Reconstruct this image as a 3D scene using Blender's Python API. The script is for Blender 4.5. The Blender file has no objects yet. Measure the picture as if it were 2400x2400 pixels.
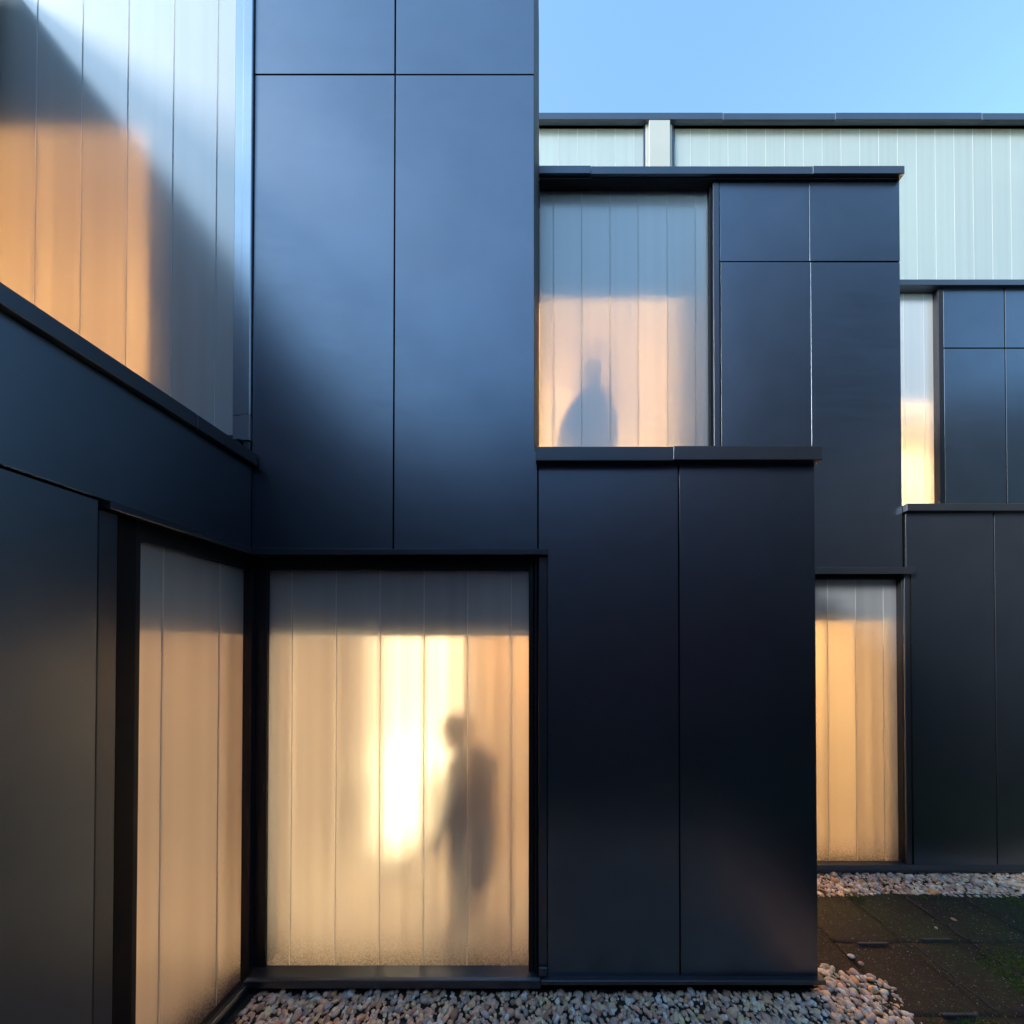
import bpy, bmesh, math, random
import numpy as np
from mathutils import Vector, Matrix, noise

R = math.radians
S = bpy.context.scene
COL = S.collection
rnd = random.Random(7)

# ------------------------------------------------------------------ camera
CAM_H, F, PPX, PPY, TILT = 1.936, 790.0, 1285.0, 1518.0, R(0.5)
cd = bpy.data.cameras.new('camera')
cam = bpy.data.objects.new('camera', cd)
COL.objects.link(cam)
cam.location = (0, 0, CAM_H)
cam.rotation_euler = (math.pi / 2 + TILT, 0, 0)
cd.sensor_width = 36
cd.lens = F / 2400 * 36
cd.shift_x = -(PPX - 1200) / 2400
cd.shift_y = (PPY - 1200) / 2400
cd.clip_start, cd.clip_end = 0.02, 500
S.camera = cam

# ------------------------------------------------------------------ sky and sun
SUN_EL, SUN_ROT = R(30), R(240)
world = bpy.data.worlds.new('World')
S.world = world
world.use_nodes = True
wn = world.node_tree
sky = wn.nodes.new('ShaderNodeTexSky')
sky.sky_type = 'NISHITA'
sky.sun_disc = False
sky.sun_elevation, sky.sun_rotation = SUN_EL, SUN_ROT
sky.air_density, sky.dust_density, sky.ozone_density = 1.0, 0.4, 1.5
wn.nodes['Background'].inputs['Strength'].default_value = 0.15
tintn = wn.nodes.new('ShaderNodeMix')
tintn.data_type, tintn.blend_type = 'RGBA', 'MULTIPLY'
tintn.inputs[0].default_value = 1.0
tintn.inputs[7].default_value = (0.88, 1.05, 0.99, 1)
wn.links.new(sky.outputs[0], tintn.inputs[6])
wn.links.new(tintn.outputs[2], wn.nodes['Background'].inputs['Color'])

sd = bpy.data.lights.new('sun', 'SUN')
sd.energy, sd.angle, sd.color = 1.8, R(14), (1.0, 0.98, 0.95)
sun = bpy.data.objects.new('sun', sd)
COL.objects.link(sun)
sdir = Vector((math.sin(SUN_ROT) * math.cos(SUN_EL), math.cos(SUN_ROT) * math.cos(SUN_EL), math.sin(SUN_EL)))
sun.rotation_euler = sdir.to_track_quat('Z', 'Y').to_euler()
sun.location = (-4, -4, 14)

S.view_settings.view_transform = 'Standard'
S.view_settings.look = 'None'
S.view_settings.gamma = 1
S.view_settings.use_curve_mapping = False
S.view_settings.exposure = 1.9

cy = S.cycles
cy.use_denoising = True
cy.max_bounces, cy.diffuse_bounces, cy.glossy_bounces, cy.transmission_bounces = 10, 4, 4, 8
cy.transparent_max_bounces = 8
cy.sample_clamp_indirect = 4.0
cy.caustics_reflective = True
cy.caustics_refractive = True
cy.blur_glossy = 0.5


# ------------------------------------------------------------------ measuring helpers (photo pixels -> metres on a plane Y)
def ray(x, y):
    cx, c = (x - PPX) / F, (PPY - y) / F
    return cx, math.cos(TILT) - c * math.sin(TILT), c * math.cos(TILT) + math.sin(TILT)


def fx(x, Y, y=1200):
    d = ray(x, y)
    return d[0] / d[1] * Y


def fz(y, Y):
    d = ray(0, y)
    return CAM_H + d[2] / d[1] * Y


# ------------------------------------------------------------------ materials
def mat(name):
    m = bpy.data.materials.new(name)
    m.use_nodes = True
    nt = m.node_tree
    return m, nt, nt.nodes['Principled BSDF']


def N(nt, kind, **kw):
    n = nt.nodes.new(kind)
    for k, v in kw.items():
        if k in n.inputs:
            n.inputs[k].default_value = v
        else:
            setattr(n, k, v)
    return n


def ramp(nt, src, stops):
    r = nt.nodes.new('ShaderNodeValToRGB')
    el = r.color_ramp.elements
    while len(el) < len(stops):
        el.new(0.5)
    for e, (p, c) in zip(el, stops):
        e.position = p
        e.color = (*c, 1) if len(c) == 3 else c
    nt.links.new(src, r.inputs[0])
    return r


def coat_mat(name, col, rough, ior=1.6, mottling=0.25, wave=0.0, streak=True, metallic=0.0):
    """dark factory coated board or folded metal, with slight mottling and unevenness"""
    m, nt, b = mat(name)
    L = nt.links
    tc = N(nt, 'ShaderNodeTexCoord')
    oi = N(nt, 'ShaderNodeObjectInfo')
    mp = N(nt, 'ShaderNodeVectorMath', operation='ADD')
    L.new(tc.outputs['Object'], mp.inputs[0])
    L.new(oi.outputs['Random'], mp.inputs[1])
    n1 = N(nt, 'ShaderNodeTexNoise', Scale=2.3, Detail=5.0, Roughness=0.6)
    L.new(mp.outputs[0], n1.inputs['Vector'])
    n2 = N(nt, 'ShaderNodeTexNoise', Scale=14.0, Detail=2.0)
    if streak:
        sc = N(nt, 'ShaderNodeVectorMath', operation='MULTIPLY')
        sc.inputs[1].default_value = (0.25, 1, 2.0)
        L.new(mp.outputs[0], sc.inputs[0])
        L.new(sc.outputs[0], n2.inputs['Vector'])
    else:
        L.new(mp.outputs[0], n2.inputs['Vector'])
    c0 = tuple(c * (1 - mottling) for c in col)
    c1 = tuple(c * (1 + mottling) for c in col)
    r = ramp(nt, n1.outputs['Fac'], [(0.35, c0), (0.65, c1)])
    # small pale scuffs
    n3 = N(nt, 'ShaderNodeTexNoise', Scale=14.0, Detail=6.0, Roughness=0.75)
    L.new(mp.outputs[0], n3.inputs['Vector'])
    sc3 = ramp(nt, n3.outputs['Fac'], [(0.70, (0, 0, 0)), (0.9, (1, 1, 1))])
    mx = N(nt, 'ShaderNodeMix', data_type='RGBA')
    L.new(sc3.outputs[0], mx.inputs[0])
    for l_ in list(nt.links):
        if metallic and l_.to_socket == mx.inputs[0]:
            nt.links.remove(l_)
            mx.inputs[0].default_value = 0
    L.new(r.outputs[0], mx.inputs[6])
    mx.inputs[7].default_value = (*[c * 1.12 + 0.004 for c in col], 1)
    L.new(mx.outputs[2], b.inputs['Base Color'])
    mr = N(nt, 'ShaderNodeMapRange')
    mr.inputs[1].default_value, mr.inputs[2].default_value = 0.3, 0.7
    mr.inputs[3].default_value, mr.inputs[4].default_value = rough - 0.012, rough + 0.015
    L.new(n2.outputs['Fac'], mr.inputs[0])
    L.new(mr.outputs[0], b.inputs['Roughness'])
    b.inputs['IOR'].default_value = ior
    b.inputs['Metallic'].default_value = metallic
    if wave:
        n4 = N(nt, 'ShaderNodeTexNoise', Scale=1.1, Detail=1.0)
        L.new(mp.outputs[0], n4.inputs['Vector'])
        bp = N(nt, 'ShaderNodeBump', Strength=1.0, Distance=wave)
        L.new(n4.outputs['Fac'], bp.inputs['Height'])
        L.new(bp.outputs[0], b.inputs['Normal'])
    return m


M = {}
M['panel'] = coat_mat('black_board', (0.143, 0.174, 0.220), 0.35, mottling=0.05, wave=0.009, metallic=0.96)
M['metal'] = coat_mat('dark_metal', (0.105, 0.118, 0.142), 0.32, mottling=0.05, wave=0.002, metallic=0.85)
M['frame'] = coat_mat('black_frame', (0.012, 0.012, 0.016), 0.55, ior=1.35, mottling=0.1)
M['core'] = coat_mat('black_membrane', (0.005, 0.005, 0.006), 0.8, ior=1.3, mottling=0.1)
M['trim_skylit'] = coat_mat('skylit_trim_metal', (0.34, 0.40, 0.46), 0.30, mottling=0.05, wave=0.002, metallic=0.85)  # same metal as the copings, bright sky reflection painted in as paler base
M['white_metal'] = coat_mat('white_metal', (0.36, 0.36, 0.34), 0.45, ior=1.45, mottling=0.03)


def glass_mat(name, diffuse, tint, body, rough, z0=None):
    """cast channel glass: milky body, rough transmission, satin outer face, dust near the foot"""
    m, nt, b = mat(name)
    nt.nodes.remove(b)
    L = nt.links
    out = nt.nodes['Material Output']
    tc = N(nt, 'ShaderNodeTexCoord')
    g = N(nt, 'ShaderNodeTexNoise', Scale=220.0, Detail=2.0)
    L.new(tc.outputs['Object'], g.inputs['Vector'])
    bp = N(nt, 'ShaderNodeBump', Strength=0.12, Distance=0.0008)
    L.new(g.outputs['Fac'], bp.inputs['Height'])
    gl = N(nt, 'ShaderNodeBsdfRefraction', Roughness=rough, IOR=1.46)
    oi = N(nt, 'ShaderNodeObjectInfo')
    tone = ramp(nt, oi.outputs['Random'], [(0.0, tuple(c * 0.80 for c in tint)), (1.0, tint)])
    # drawn glass: faint vertical bands along each plank
    st = N(nt, 'ShaderNodeVectorMath', operation='MULTIPLY')
    st.inputs[1].default_value = (15, 15, 0.10)
    L.new(tc.outputs['Object'], st.inputs[0])
    sb = N(nt, 'ShaderNodeTexNoise', Scale=1.0, Detail=0.6)
    L.new(st.outputs[0], sb.inputs['Vector'])
    sr = ramp(nt, sb.outputs['Fac'], [(0.3, (0.87, 0.86, 0.85)), (0.64, (1, 1, 1))])
    mt = N(nt, 'ShaderNodeMix', data_type='RGBA', blend_type='MULTIPLY')
    mt.inputs[0].default_value = 1
    L.new(tone.outputs[0], mt.inputs[6])
    L.new(sr.outputs[0], mt.inputs[7])
    L.new(mt.outputs[2], gl.inputs['Color'])
    gs = N(nt, 'ShaderNodeBsdfGlossy', Roughness=0.25)
    fr = N(nt, 'ShaderNodeFresnel', IOR=3.0)
    L.new(bp.outputs[0], gl.inputs['Normal'])
    di = N(nt, 'ShaderNodeBsdfDiffuse')
    tr = N(nt, 'ShaderNodeBsdfTranslucent')
    ms = N(nt, 'ShaderNodeMixShader')
    ms.inputs[0].default_value = 0.36
    L.new(di.outputs[0], ms.inputs[1])
    L.new(tr.outputs[0], ms.inputs[2])
    mx = N(nt, 'ShaderNodeMixShader')
    mx.inputs[0].default_value = body
    L.new(gl.outputs[0], mx.inputs[1])
    L.new(ms.outputs[0], mx.inputs[2])
    lay = N(nt, 'ShaderNodeMixShader')
    geo = N(nt, 'ShaderNodeNewGeometry')
    inv = N(nt, 'ShaderNodeMath', operation='SUBTRACT')
    inv.inputs[0].default_value = 1.0
    L.new(geo.outputs['Backfacing'], inv.inputs[1])
    fm = N(nt, 'ShaderNodeMath', operation='MULTIPLY')
    L.new(fr.outputs[0], fm.inputs[0])
    L.new(inv.outputs[0], fm.inputs[1])
    L.new(fm.outputs[0], lay.inputs[0])
    L.new(mx.outputs[0], lay.inputs[1])
    L.new(gs.outputs[0], lay.inputs[2])
    mx = lay
    # dust
    sep = N(nt, 'ShaderNodeSeparateXYZ')
    L.new(tc.outputs['Object'], sep.inputs[0])
    colr = N(nt, 'ShaderNodeMix', data_type='RGBA')
    colr.inputs[6].default_value = (*diffuse, 1)
    colr.inputs[7].default_value = (0.16, 0.12, 0.08, 1)
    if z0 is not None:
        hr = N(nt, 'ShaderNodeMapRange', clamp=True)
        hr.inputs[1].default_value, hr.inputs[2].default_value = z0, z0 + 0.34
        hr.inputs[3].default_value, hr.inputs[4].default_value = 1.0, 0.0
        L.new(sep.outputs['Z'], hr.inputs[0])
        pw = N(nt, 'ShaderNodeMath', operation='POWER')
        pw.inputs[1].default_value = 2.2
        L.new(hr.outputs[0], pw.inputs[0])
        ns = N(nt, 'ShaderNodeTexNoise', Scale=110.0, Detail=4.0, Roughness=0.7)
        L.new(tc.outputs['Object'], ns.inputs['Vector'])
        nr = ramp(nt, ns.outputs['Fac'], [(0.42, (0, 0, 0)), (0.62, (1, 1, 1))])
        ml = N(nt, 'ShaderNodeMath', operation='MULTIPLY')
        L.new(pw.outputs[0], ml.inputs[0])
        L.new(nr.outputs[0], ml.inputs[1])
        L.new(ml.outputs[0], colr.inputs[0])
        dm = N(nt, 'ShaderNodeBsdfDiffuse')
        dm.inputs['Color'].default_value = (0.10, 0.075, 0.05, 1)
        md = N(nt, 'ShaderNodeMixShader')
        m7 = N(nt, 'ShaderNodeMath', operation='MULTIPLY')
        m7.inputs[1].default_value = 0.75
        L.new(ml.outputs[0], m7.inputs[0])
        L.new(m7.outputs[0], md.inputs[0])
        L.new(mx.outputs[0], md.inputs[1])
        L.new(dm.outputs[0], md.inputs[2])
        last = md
    else:
        colr.inputs[0].default_value = 0
        last = mx
    L.new(colr.outputs[2], di.inputs['Color'])
    L.new(colr.outputs[2], tr.inputs['Color'])
    L.new(last.outputs[0], out.inputs['Surface'])
    return m


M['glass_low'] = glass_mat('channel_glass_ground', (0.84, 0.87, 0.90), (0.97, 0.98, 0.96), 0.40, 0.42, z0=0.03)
M['glass_up'] = glass_mat('channel_glass_upper', (0.92, 0.93, 0.91), (0.98, 0.98, 0.96), 0.60, 0.33)
M['glass_white'] = glass_mat('channel_glass_white', (0.76, 0.80, 0.73), (0.90, 0.94, 0.88), 0.6, 0.35)


def plain(name, col, rough=0.6, emit=None, strength=0, var=0.06, scale=3.0):
    m, nt, b = mat(name)
    n = N(nt, 'ShaderNodeTexNoise', Scale=scale, Detail=4.0)
    tc = N(nt, 'ShaderNodeTexCoord')
    nt.links.new(tc.outputs['Object'], n.inputs['Vector'])
    r = ramp(nt, n.outputs['Fac'], [(0.3, tuple(c * (1 - var) for c in col)), (0.7, tuple(min(1, c * (1 + var)) for c in col))])
    nt.links.new(r.outputs[0], b.inputs['Base Color'])
    b.inputs['Roughness'].default_value = rough
    if emit:
        b.inputs['Emission Color'].default_value = (*emit, 1)
        b.inputs['Emission Strength'].default_value = strength
    return m


def milky(name, col, share):
    m, nt, b = mat(name)
    nt.nodes.remove(b)
    di, tr, ms = N(nt, 'ShaderNodeBsdfDiffuse'), N(nt, 'ShaderNodeBsdfTranslucent'), N(nt, 'ShaderNodeMixShader')
    ns = N(nt, 'ShaderNodeTexNoise', Scale=9.0)
    rr = ramp(nt, ns.outputs['Fac'], [(0.3, tuple(c * 0.9 for c in col)), (0.7, col)])
    for q in (di, tr):
        nt.links.new(rr.outputs[0], q.inputs['Color'])
    ms.inputs[0].default_value = share
    nt.links.new(di.outputs[0], ms.inputs[1])
    nt.links.new(tr.outputs[0], ms.inputs[2])
    nt.links.new(ms.outputs[0], nt.nodes['Material Output'].inputs['Surface'])
    return m


M['seal'] = milky('silicone', (0.95, 0.95, 0.94), 0.72)
M['rib'] = milky('glass_rib', (0.90, 0.88, 0.84), 0.75)
_nt = M['rib'].node_tree
_tp, _mx = N(_nt, 'ShaderNodeBsdfTransparent'), N(_nt, 'ShaderNodeMixShader')
_mx.inputs[0].default_value = 0.28
_old = _nt.nodes['Material Output'].inputs['Surface'].links[0].from_socket
_nt.links.new(_tp.outputs[0], _mx.inputs[1])
_nt.links.new(_old, _mx.inputs[2])
_nt.links.new(_mx.outputs[0], _nt.nodes['Material Output'].inputs['Surface'])
M['plaster'] = plain('warm_plaster', (0.72, 0.66, 0.58), 0.9)
M['backing'] = plain('pale_backing_board', (0.84, 0.87, 0.87), 0.9)
M['floor'] = plain('oak_floor', (0.35, 0.22, 0.12), 0.5, var=0.2, scale=8)
M['skin'] = plain('skin', (0.45, 0.28, 0.2), 0.6)
M['hair'] = plain('dark_hair', (0.03, 0.02, 0.015), 0.6)
M['navy'] = plain('navy_cloth', (0.006, 0.008, 0.014), 0.9)
M['charcoal'] = plain('charcoal_cloth', (0.025, 0.025, 0.03), 0.9)
M['denim'] = plain('grey_cloth', (0.08, 0.07, 0.07), 0.9)
M['tan'] = plain('tan_cloth', (0.22, 0.16, 0.12), 0.9)
M['glow'] = plain('doorway_light', (0.9, 0.85, 0.75), 0.8, emit=(1.0, 0.80, 0.50), strength=2.0)
M['shade'] = plain('lit_lamp_shade', (0.9, 0.85, 0.75), 0.8, emit=(1.0, 0.78, 0.45), strength=5.0)
M['far'] = plain('tinted_dark_boards', (0.13, 0.09, 0.115), 0.8)  # purplish tint set for its reflection in the facing panels and glass
M['roof'] = plain('roof_membrane', (0.05, 0.05, 0.055), 0.8)


# ------------------------------------------------------------------ mesh helpers
def link(name, me, m, parent=None, **props):
    o = bpy.data.objects.new(name, me)
    COL.objects.link(o)
    if m is not None and not me.materials:
        me.materials.append(m)
    if parent is not None:
        o.parent = parent
    for k, v in props.items():
        o[k] = v
    return o


def finish(bm, name, m, parent=None, bevel=0.0, smooth=False, **props):
    if bevel:
        bmesh.ops.bevel(bm, geom=bm.edges[:], offset=bevel, segments=1, affect='EDGES', clamp_overlap=True)
    me = bpy.data.meshes.new(name)
    bmesh.ops.recalc_face_normals(bm, faces=bm.faces[:])
    bm.to_mesh(me)
    bm.free()
    if smooth:
        for p in me.polygons:
            p.use_smooth = True
    return link(name, me, m, parent, **props)


def add_box(bm, x0, x1, y0, y1, z0, z1):
    vs = [bm.verts.new((x, y, z)) for x in (min(x0, x1), max(x0, x1)) for y in (min(y0, y1), max(y0, y1)) for z in (min(z0, z1), max(z0, z1))]
    for f in ((0, 1, 3, 2), (4, 6, 7, 5), (0, 4, 5, 1), (2, 3, 7, 6), (0, 2, 6, 4), (1, 5, 7, 3)):
        bm.faces.new([vs[i] for i in f])


def box(name, x0, x1, y0, y1, z0, z1, m, parent=None, bevel=0.0, **props):
    bm = bmesh.new()
    add_box(bm, x0, x1, y0, y1, z0, z1)
    return finish(bm, name, m, parent, bevel, **props)


def boxes(name, lst, m, parent=None, bevel=0.0, **props):
    bm = bmesh.new()
    for b in lst:
        add_box(bm, *b)
    return finish(bm, name, m, parent, bevel, **props)


def add_prism(bm, pts, a0, a1, axis='Y'):
    """extrude a polygon; axis Y: pts are (x, z); axis X: pts are (y, z); axis Z: pts are (x, y)"""
    def mk(p, a):
        return {'Y': (p[0], a, p[1]), 'X': (a, p[0], p[1]), 'Z': (p[0], p[1], a)}[axis]
    n = len(pts)
    A = [bm.verts.new(mk(p, a0)) for p in pts]
    B = [bm.verts.new(mk(p, a1)) for p in pts]
    bm.faces.new(A)
    bm.faces.new(B[::-1])
    for i in range(n):
        j = (i + 1) % n
        bm.faces.new([A[i], A[j], B[j], B[i]])


def prism(name, pts, a0, a1, m, parent=None, axis='Y', bevel=0.0, **props):
    bm = bmesh.new()
    add_prism(bm, pts, a0, a1, axis)
    return finish(bm, name, m, parent, bevel, **props)


def thing(name, label, cat, loc=(0, 0, 0), group=None, kind=None):
    o = bpy.data.objects.new(name, None)
    COL.objects.link(o)
    o.location = loc
    o.empty_display_size = 0.2
    o['label'] = label
    o['category'] = cat
    if group:
        o['group'] = group
    if kind:
        o['kind'] = kind
    return o


BEV = 0.0009


def matt_edges(o, axis):
    """the cut edges of a board are uncoated and matt"""
    o.data.materials.append(M['core'])
    for p in o.data.polygons:
        if abs(p.normal[axis]) < 0.3:
            p.material_index = 1
    return o


def panel(parent, x0, x1, z0, z1, Y, th=0.014):
    # boards are never set perfectly flush
    j = rnd.uniform(-0.0014, 0.0014)
    return matt_edges(box('cladding_panel', x0, x1, Y + j, Y + j + th, z0, z1, M['panel'], parent, BEV), 1)


def panel_poly(parent, pts, Y, th=0.014):
    return matt_edges(prism('cladding_panel', pts, Y, Y + th, M['panel'], parent, 'Y', BEV), 1)


def side_panel(parent, X, y0, y1, z0, z1, th=0.014):
    return matt_edges(box('cladding_panel', X, X + th, y0, y1, z0, z1, M['panel'], parent, BEV), 0)


def plank(parent, a0, a1, z0, z1, face, gm, axis='Y', inward=1, t=0.007, fl=0.014, gap=0.0052):
    """U-shaped cast glass plank: flat face outside, two flanges into the room.
    axis Y: face plane at Y=face, planks run along X; axis X: face plane X=face, run along Y."""
    a0 += gap / 2
    a1 -= gap / 2
    s = inward
    pts = [(a0, face), (a1, face), (a1, face + s * t), (a0, face + s * t)]
    if axis == 'X':
        pts = [(q, p) for p, q in pts]
    bm = bmesh.new()
    add_prism(bm, pts, z0, z1, 'Z')
    return finish(bm, 'glass_plank', gm, parent, 0.0)


def joint(parent, a, z0, z1, face, axis='Y', inward=1):
    """milky seal between planks, with the two flanges of the U profiles behind it"""
    s = inward
    lst = [(a - 0.0024, a + 0.0024, face - 0.0016 * s, face + 0.0072 * s),
           (a - 0.023, a - 0.003, face + 0.009 * s, face + 0.011 * s), (a + 0.003, a + 0.023, face + 0.009 * s, face + 0.011 * s)]
    bs = [(p, q, u, v, z0, z1) if axis == 'Y' else (u, v, p, q, z0, z1) for p, q, u, v in lst]
    boxes('joint_seal', bs[:1], M['seal'], parent)
    boxes('glass_rib', bs[1:], M['rib'], parent)


def glazing(win, edges, z0, z1, face, gm, axis='Y', inward=1):
    for i in range(len(edges) - 1):
        plank(win, edges[i], edges[i + 1], z0, z1, face, gm, axis, inward)
        if i:
            joint(win, edges[i], z0, z1, face, axis, inward)


def lamp(name, loc, energy, size, color=(1.0, 0.62, 0.30), rot=(0, 0, 0), size_y=None):
    d = bpy.data.lights.new(name, 'AREA')
    d.spread = R(95)
    d.energy, d.size, d.color = energy, size, color
    if size_y:
        d.shape = 'RECTANGLE'
        d.size_y = size_y
    o = bpy.data.objects.new(name, d)
    COL.objects.link(o)
    o.location = loc
    o.rotation_euler = rot
    return o


# ------------------------------------------------------------------ main planes
Y0 = 1.936        # front cladding of the tower and the low box
YC = 2.962        # recessed middle block
YD = 4.36         # upper right block
YF = 4.70         # rear hall
XL = fx(590, Y0, 1150)    # outer face of the left wing (runs along Y)
XA = fx(1251, Y0, 700)    # right corner of the tower
XB1 = fx(1913, Y0, 1700)  # right corner of the low box
XC1 = fx(2112, YC, 900)   # right corner of the middle block
ZB = fz(1045, Y0 - 0.04)  # top of the low box coping
ZC = fz(390, YC - 0.04)
ZD = fz(655, YD - 0.04)
ZF = fz(265, YF - 0.05)
ZLINT = fz(1288, Y0)      # underside of the upper cladding
TOP_A = 7.7
GA = Y0 + 0.07            # glass face of the ground window
XGL = XL - 0.07           # glass face of the left wing window

# ------------------------------------------------------------------ ground
def ground_mat():
    m, nt, b = mat('damp_soil')
    L = nt.links
    tc = N(nt, 'ShaderNodeTexCoord')
    n1 = N(nt, 'ShaderNodeTexNoise', Scale=45.0, Detail=8.0, Roughness=0.7)
    n2 = N(nt, 'ShaderNodeTexNoise', Scale=1.6, Detail=4.0)
    for n in (n1, n2):
        L.new(tc.outputs['Object'], n.inputs['Vector'])
    r1 = ramp(nt, n1.outputs['Fac'], [(0.3, (0.008, 0.006, 0.005)), (0.55, (0.028, 0.02, 0.014)), (0.72, (0.07, 0.05, 0.03)), (0.82, (0.16, 0.13, 0.09))])
    r2 = ramp(nt, n1.outputs['Fac'], [(0.3, (0.006, 0.010, 0.004)), (0.6, (0.022, 0.038, 0.010)), (0.8, (0.06, 0.09, 0.02))])
    k = ramp(nt, n2.outputs['Fac'], [(0.45, (0, 0, 0)), (0.62, (1, 1, 1))])
    sx = N(nt, 'ShaderNodeSeparateXYZ')
    L.new(tc.outputs['Object'], sx.inputs[0])
    mr = N(nt, 'ShaderNodeMapRange', clamp=True)
    mr.inputs[1].default_value, mr.inputs[2].default_value = 1.9, 3.0
    L.new(sx.outputs['X'], mr.inputs[0])
    ml = N(nt, 'ShaderNodeMath', operation='MULTIPLY')
    L.new(k.outputs[0], ml.inputs[0])
    L.new(mr.outputs[0], ml.inputs[1])
    mx = N(nt, 'ShaderNodeMix', data_type='RGBA')
    L.new(ml.outputs[0], mx.inputs[0])
    L.new(r1.outputs[0], mx.inputs[6])
    L.new(r2.outputs[0], mx.inputs[7])
    L.new(mx.outputs[2], b.inputs['Base Color'])
    b.inputs['Roughness'].default_value = 0.85
    bp = N(nt, 'ShaderNodeBump', Strength=0.8, Distance=0.012)
    L.new(n1.outputs['Fac'], bp.inputs['Height'])
    L.new(bp.outputs[0], b.inputs['Normal'])
    return m


M['soil'] = ground_mat()
bm = bmesh.new()
add_box(bm, -120, 120, -120, 120, -0.3, -0.014)
finish(bm, 'ground', M['soil'], kind='structure', label='bare dark soil around the buildings')

# paving: square slabs laid on the 0.453 m grid right of the low box
paving = bpy.data.objects.new('paving', None)
COL.objects.link(paving)
paving['kind'] = 'structure'
paving['label'] = 'dark mossy square slabs beside the gravel strip'
PITCH = 0.453


def slab_mesh(seed):
    r = random.Random(seed)
    bm = bmesh.new()
    h = PITCH / 2 - 0.0008
    n = 14
    g = [[None] * (n + 1) for _ in range(n + 1)]
    for i in range(n + 1):
        for j in range(n + 1):
            x, y = -h + 2 * h * i / n, -h + 2 * h * j / n
            e = min(i, j, n - i, n - j)
            z = 0.0035 * noise.noise(Vector((x * 9 + seed * 3.1, y * 9, 0))) + 0.002 * r.uniform(-1, 1)
            if e == 0:
                z -= 0.002
            g[i][j] = bm.verts.new((x, y, z))
    for i in range(n):
        for j in range(n):
            bm.faces.new([g[i][j], g[i + 1][j], g[i + 1][j + 1], g[i][j + 1]])
    # skirt
    ring = [g[i][0] for i in range(n + 1)] + [g[n][j] for j in range(1, n + 1)] + [g[i][n] for i in range(n - 1, -1, -1)] + [g[0][j] for j in range(n - 1, 0, -1)]
    low = [bm.verts.new((v.co.x, v.co.y, -0.04)) for v in ring]
    for k in range(len(ring)):
        q = (k + 1) % len(ring)
        bm.faces.new([ring[q], ring[k], low[k], low[q]])
    me = bpy.data.meshes.new('paver')
    bm.to_mesh(me)
    bm.free()
    for p in me.polygons:
        p.use_smooth = True
    me.materials.append(M['soil_slab'])
    return me


def slab_mat():
    m, nt, b = mat('mossy_slab')
    L = nt.links
    gm = N(nt, 'ShaderNodeNewGeometry')
    n1 = N(nt, 'ShaderNodeTexNoise', Scale=90.0, Detail=6.0, Roughness=0.75)
    n2 = N(nt, 'ShaderNodeTexNoise', Scale=2.2, Detail=5.0, Roughness=0.6)
    n3 = N(nt, 'ShaderNodeTexNoise', Scale=28.0, Detail=6.0, Roughness=0.75)
    for n in (n1, n2, n3):
        L.new(gm.outputs['Position'], n.inputs['Vector'])
    r1 = ramp(nt, n1.outputs['Fac'], [(0.36, (0.005, 0.004, 0.004)), (0.52, (0.008, 0.006, 0.005)), (0.64, (0.024, 0.017, 0.011)), (0.76, (0.11, 0.08, 0.05))])
    r2 = ramp(nt, n1.outputs['Fac'], [(0.36, (0.004, 0.012, 0.004)), (0.55, (0.012, 0.030, 0.008)), (0.72, (0.07, 0.12, 0.03))])
    sx = N(nt, 'ShaderNodeSeparateXYZ')
    L.new(gm.outputs['Position'], sx.inputs[0])
    mr = N(nt, 'ShaderNodeMapRange', clamp=True)
    mr.inputs[1].default_value, mr.inputs[2].default_value = 2.0, 3.6
    mr.inputs[3].default_value, mr.inputs[4].default_value = -0.22, 0.12
    L.new(sx.outputs['X'], mr.inputs[0])
    ad = N(nt, 'ShaderNodeMath', operation='ADD')
    L.new(n2.outputs['Fac'], ad.inputs[0])
    L.new(mr.outputs[0], ad.inputs[1])
    av = N(nt, 'ShaderNodeMath', operation='MULTIPLY_ADD')
    av.inputs[1].default_value = 1.0
    L.new(n3.outputs['Fac'], av.inputs[0])
    L.new(ad.outputs[0], av.inputs[2])
    hv = N(nt, 'ShaderNodeMath', operation='MULTIPLY')
    hv.inputs[1].default_value = 0.5
    L.new(av.outputs[0], hv.inputs[0])
    k = ramp(nt, hv.outputs[0], [(0.42, (0, 0, 0)), (0.53, (1, 1, 1))])
    mx = N(nt, 'ShaderNodeMix', data_type='RGBA')
    L.new(k.outputs[0], mx.inputs[0])
    L.new(r1.outputs[0], mx.inputs[6])
    L.new(r2.outputs[0], mx.inputs[7])
    L.new(mx.outputs[2], b.inputs['Base Color'])
    b.inputs['Roughness'].default_value = 0.7
    bp = N(nt, 'ShaderNodeBump', Strength=0.9, Distance=0.006)
    L.new(n1.outputs['Fac'], bp.inputs['Height'])
    L.new(bp.outputs[0], b.inputs['Normal'])
    return m


M['soil_slab'] = slab_mat()
slabs = [slab_mesh(s) for s in range(4)]
YR = [2.709 - PITCH * k for k in range(0, 9)]    # row lines
XS = 2.352                                       # first column line
first = True
for r_ in range(len(YR) - 1):
    for c_ in range(-2, 10):
        x0 = XS + PITCH * c_
        if x0 < 1.85:
            continue
        cx_, cy_ = x0 + PITCH / 2, YR[r_] - PITCH / 2
        o = link('paver', slabs[rnd.randrange(4)], None, paving)
        o.location = (cx_, cy_, -0.004 + rnd.uniform(-0.001, 0.001))
        o.rotation_euler = (rnd.uniform(-0.002, 0.002), rnd.uniform(-0.002, 0.002), rnd.choice((0, 1, 2, 3)) * math.pi / 2 + rnd.uniform(-0.002, 0.002))

M['strip'] = plain('grey_joint_strip', (0.055, 0.058, 0.068), 0.4, var=0.3, scale=30)


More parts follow.
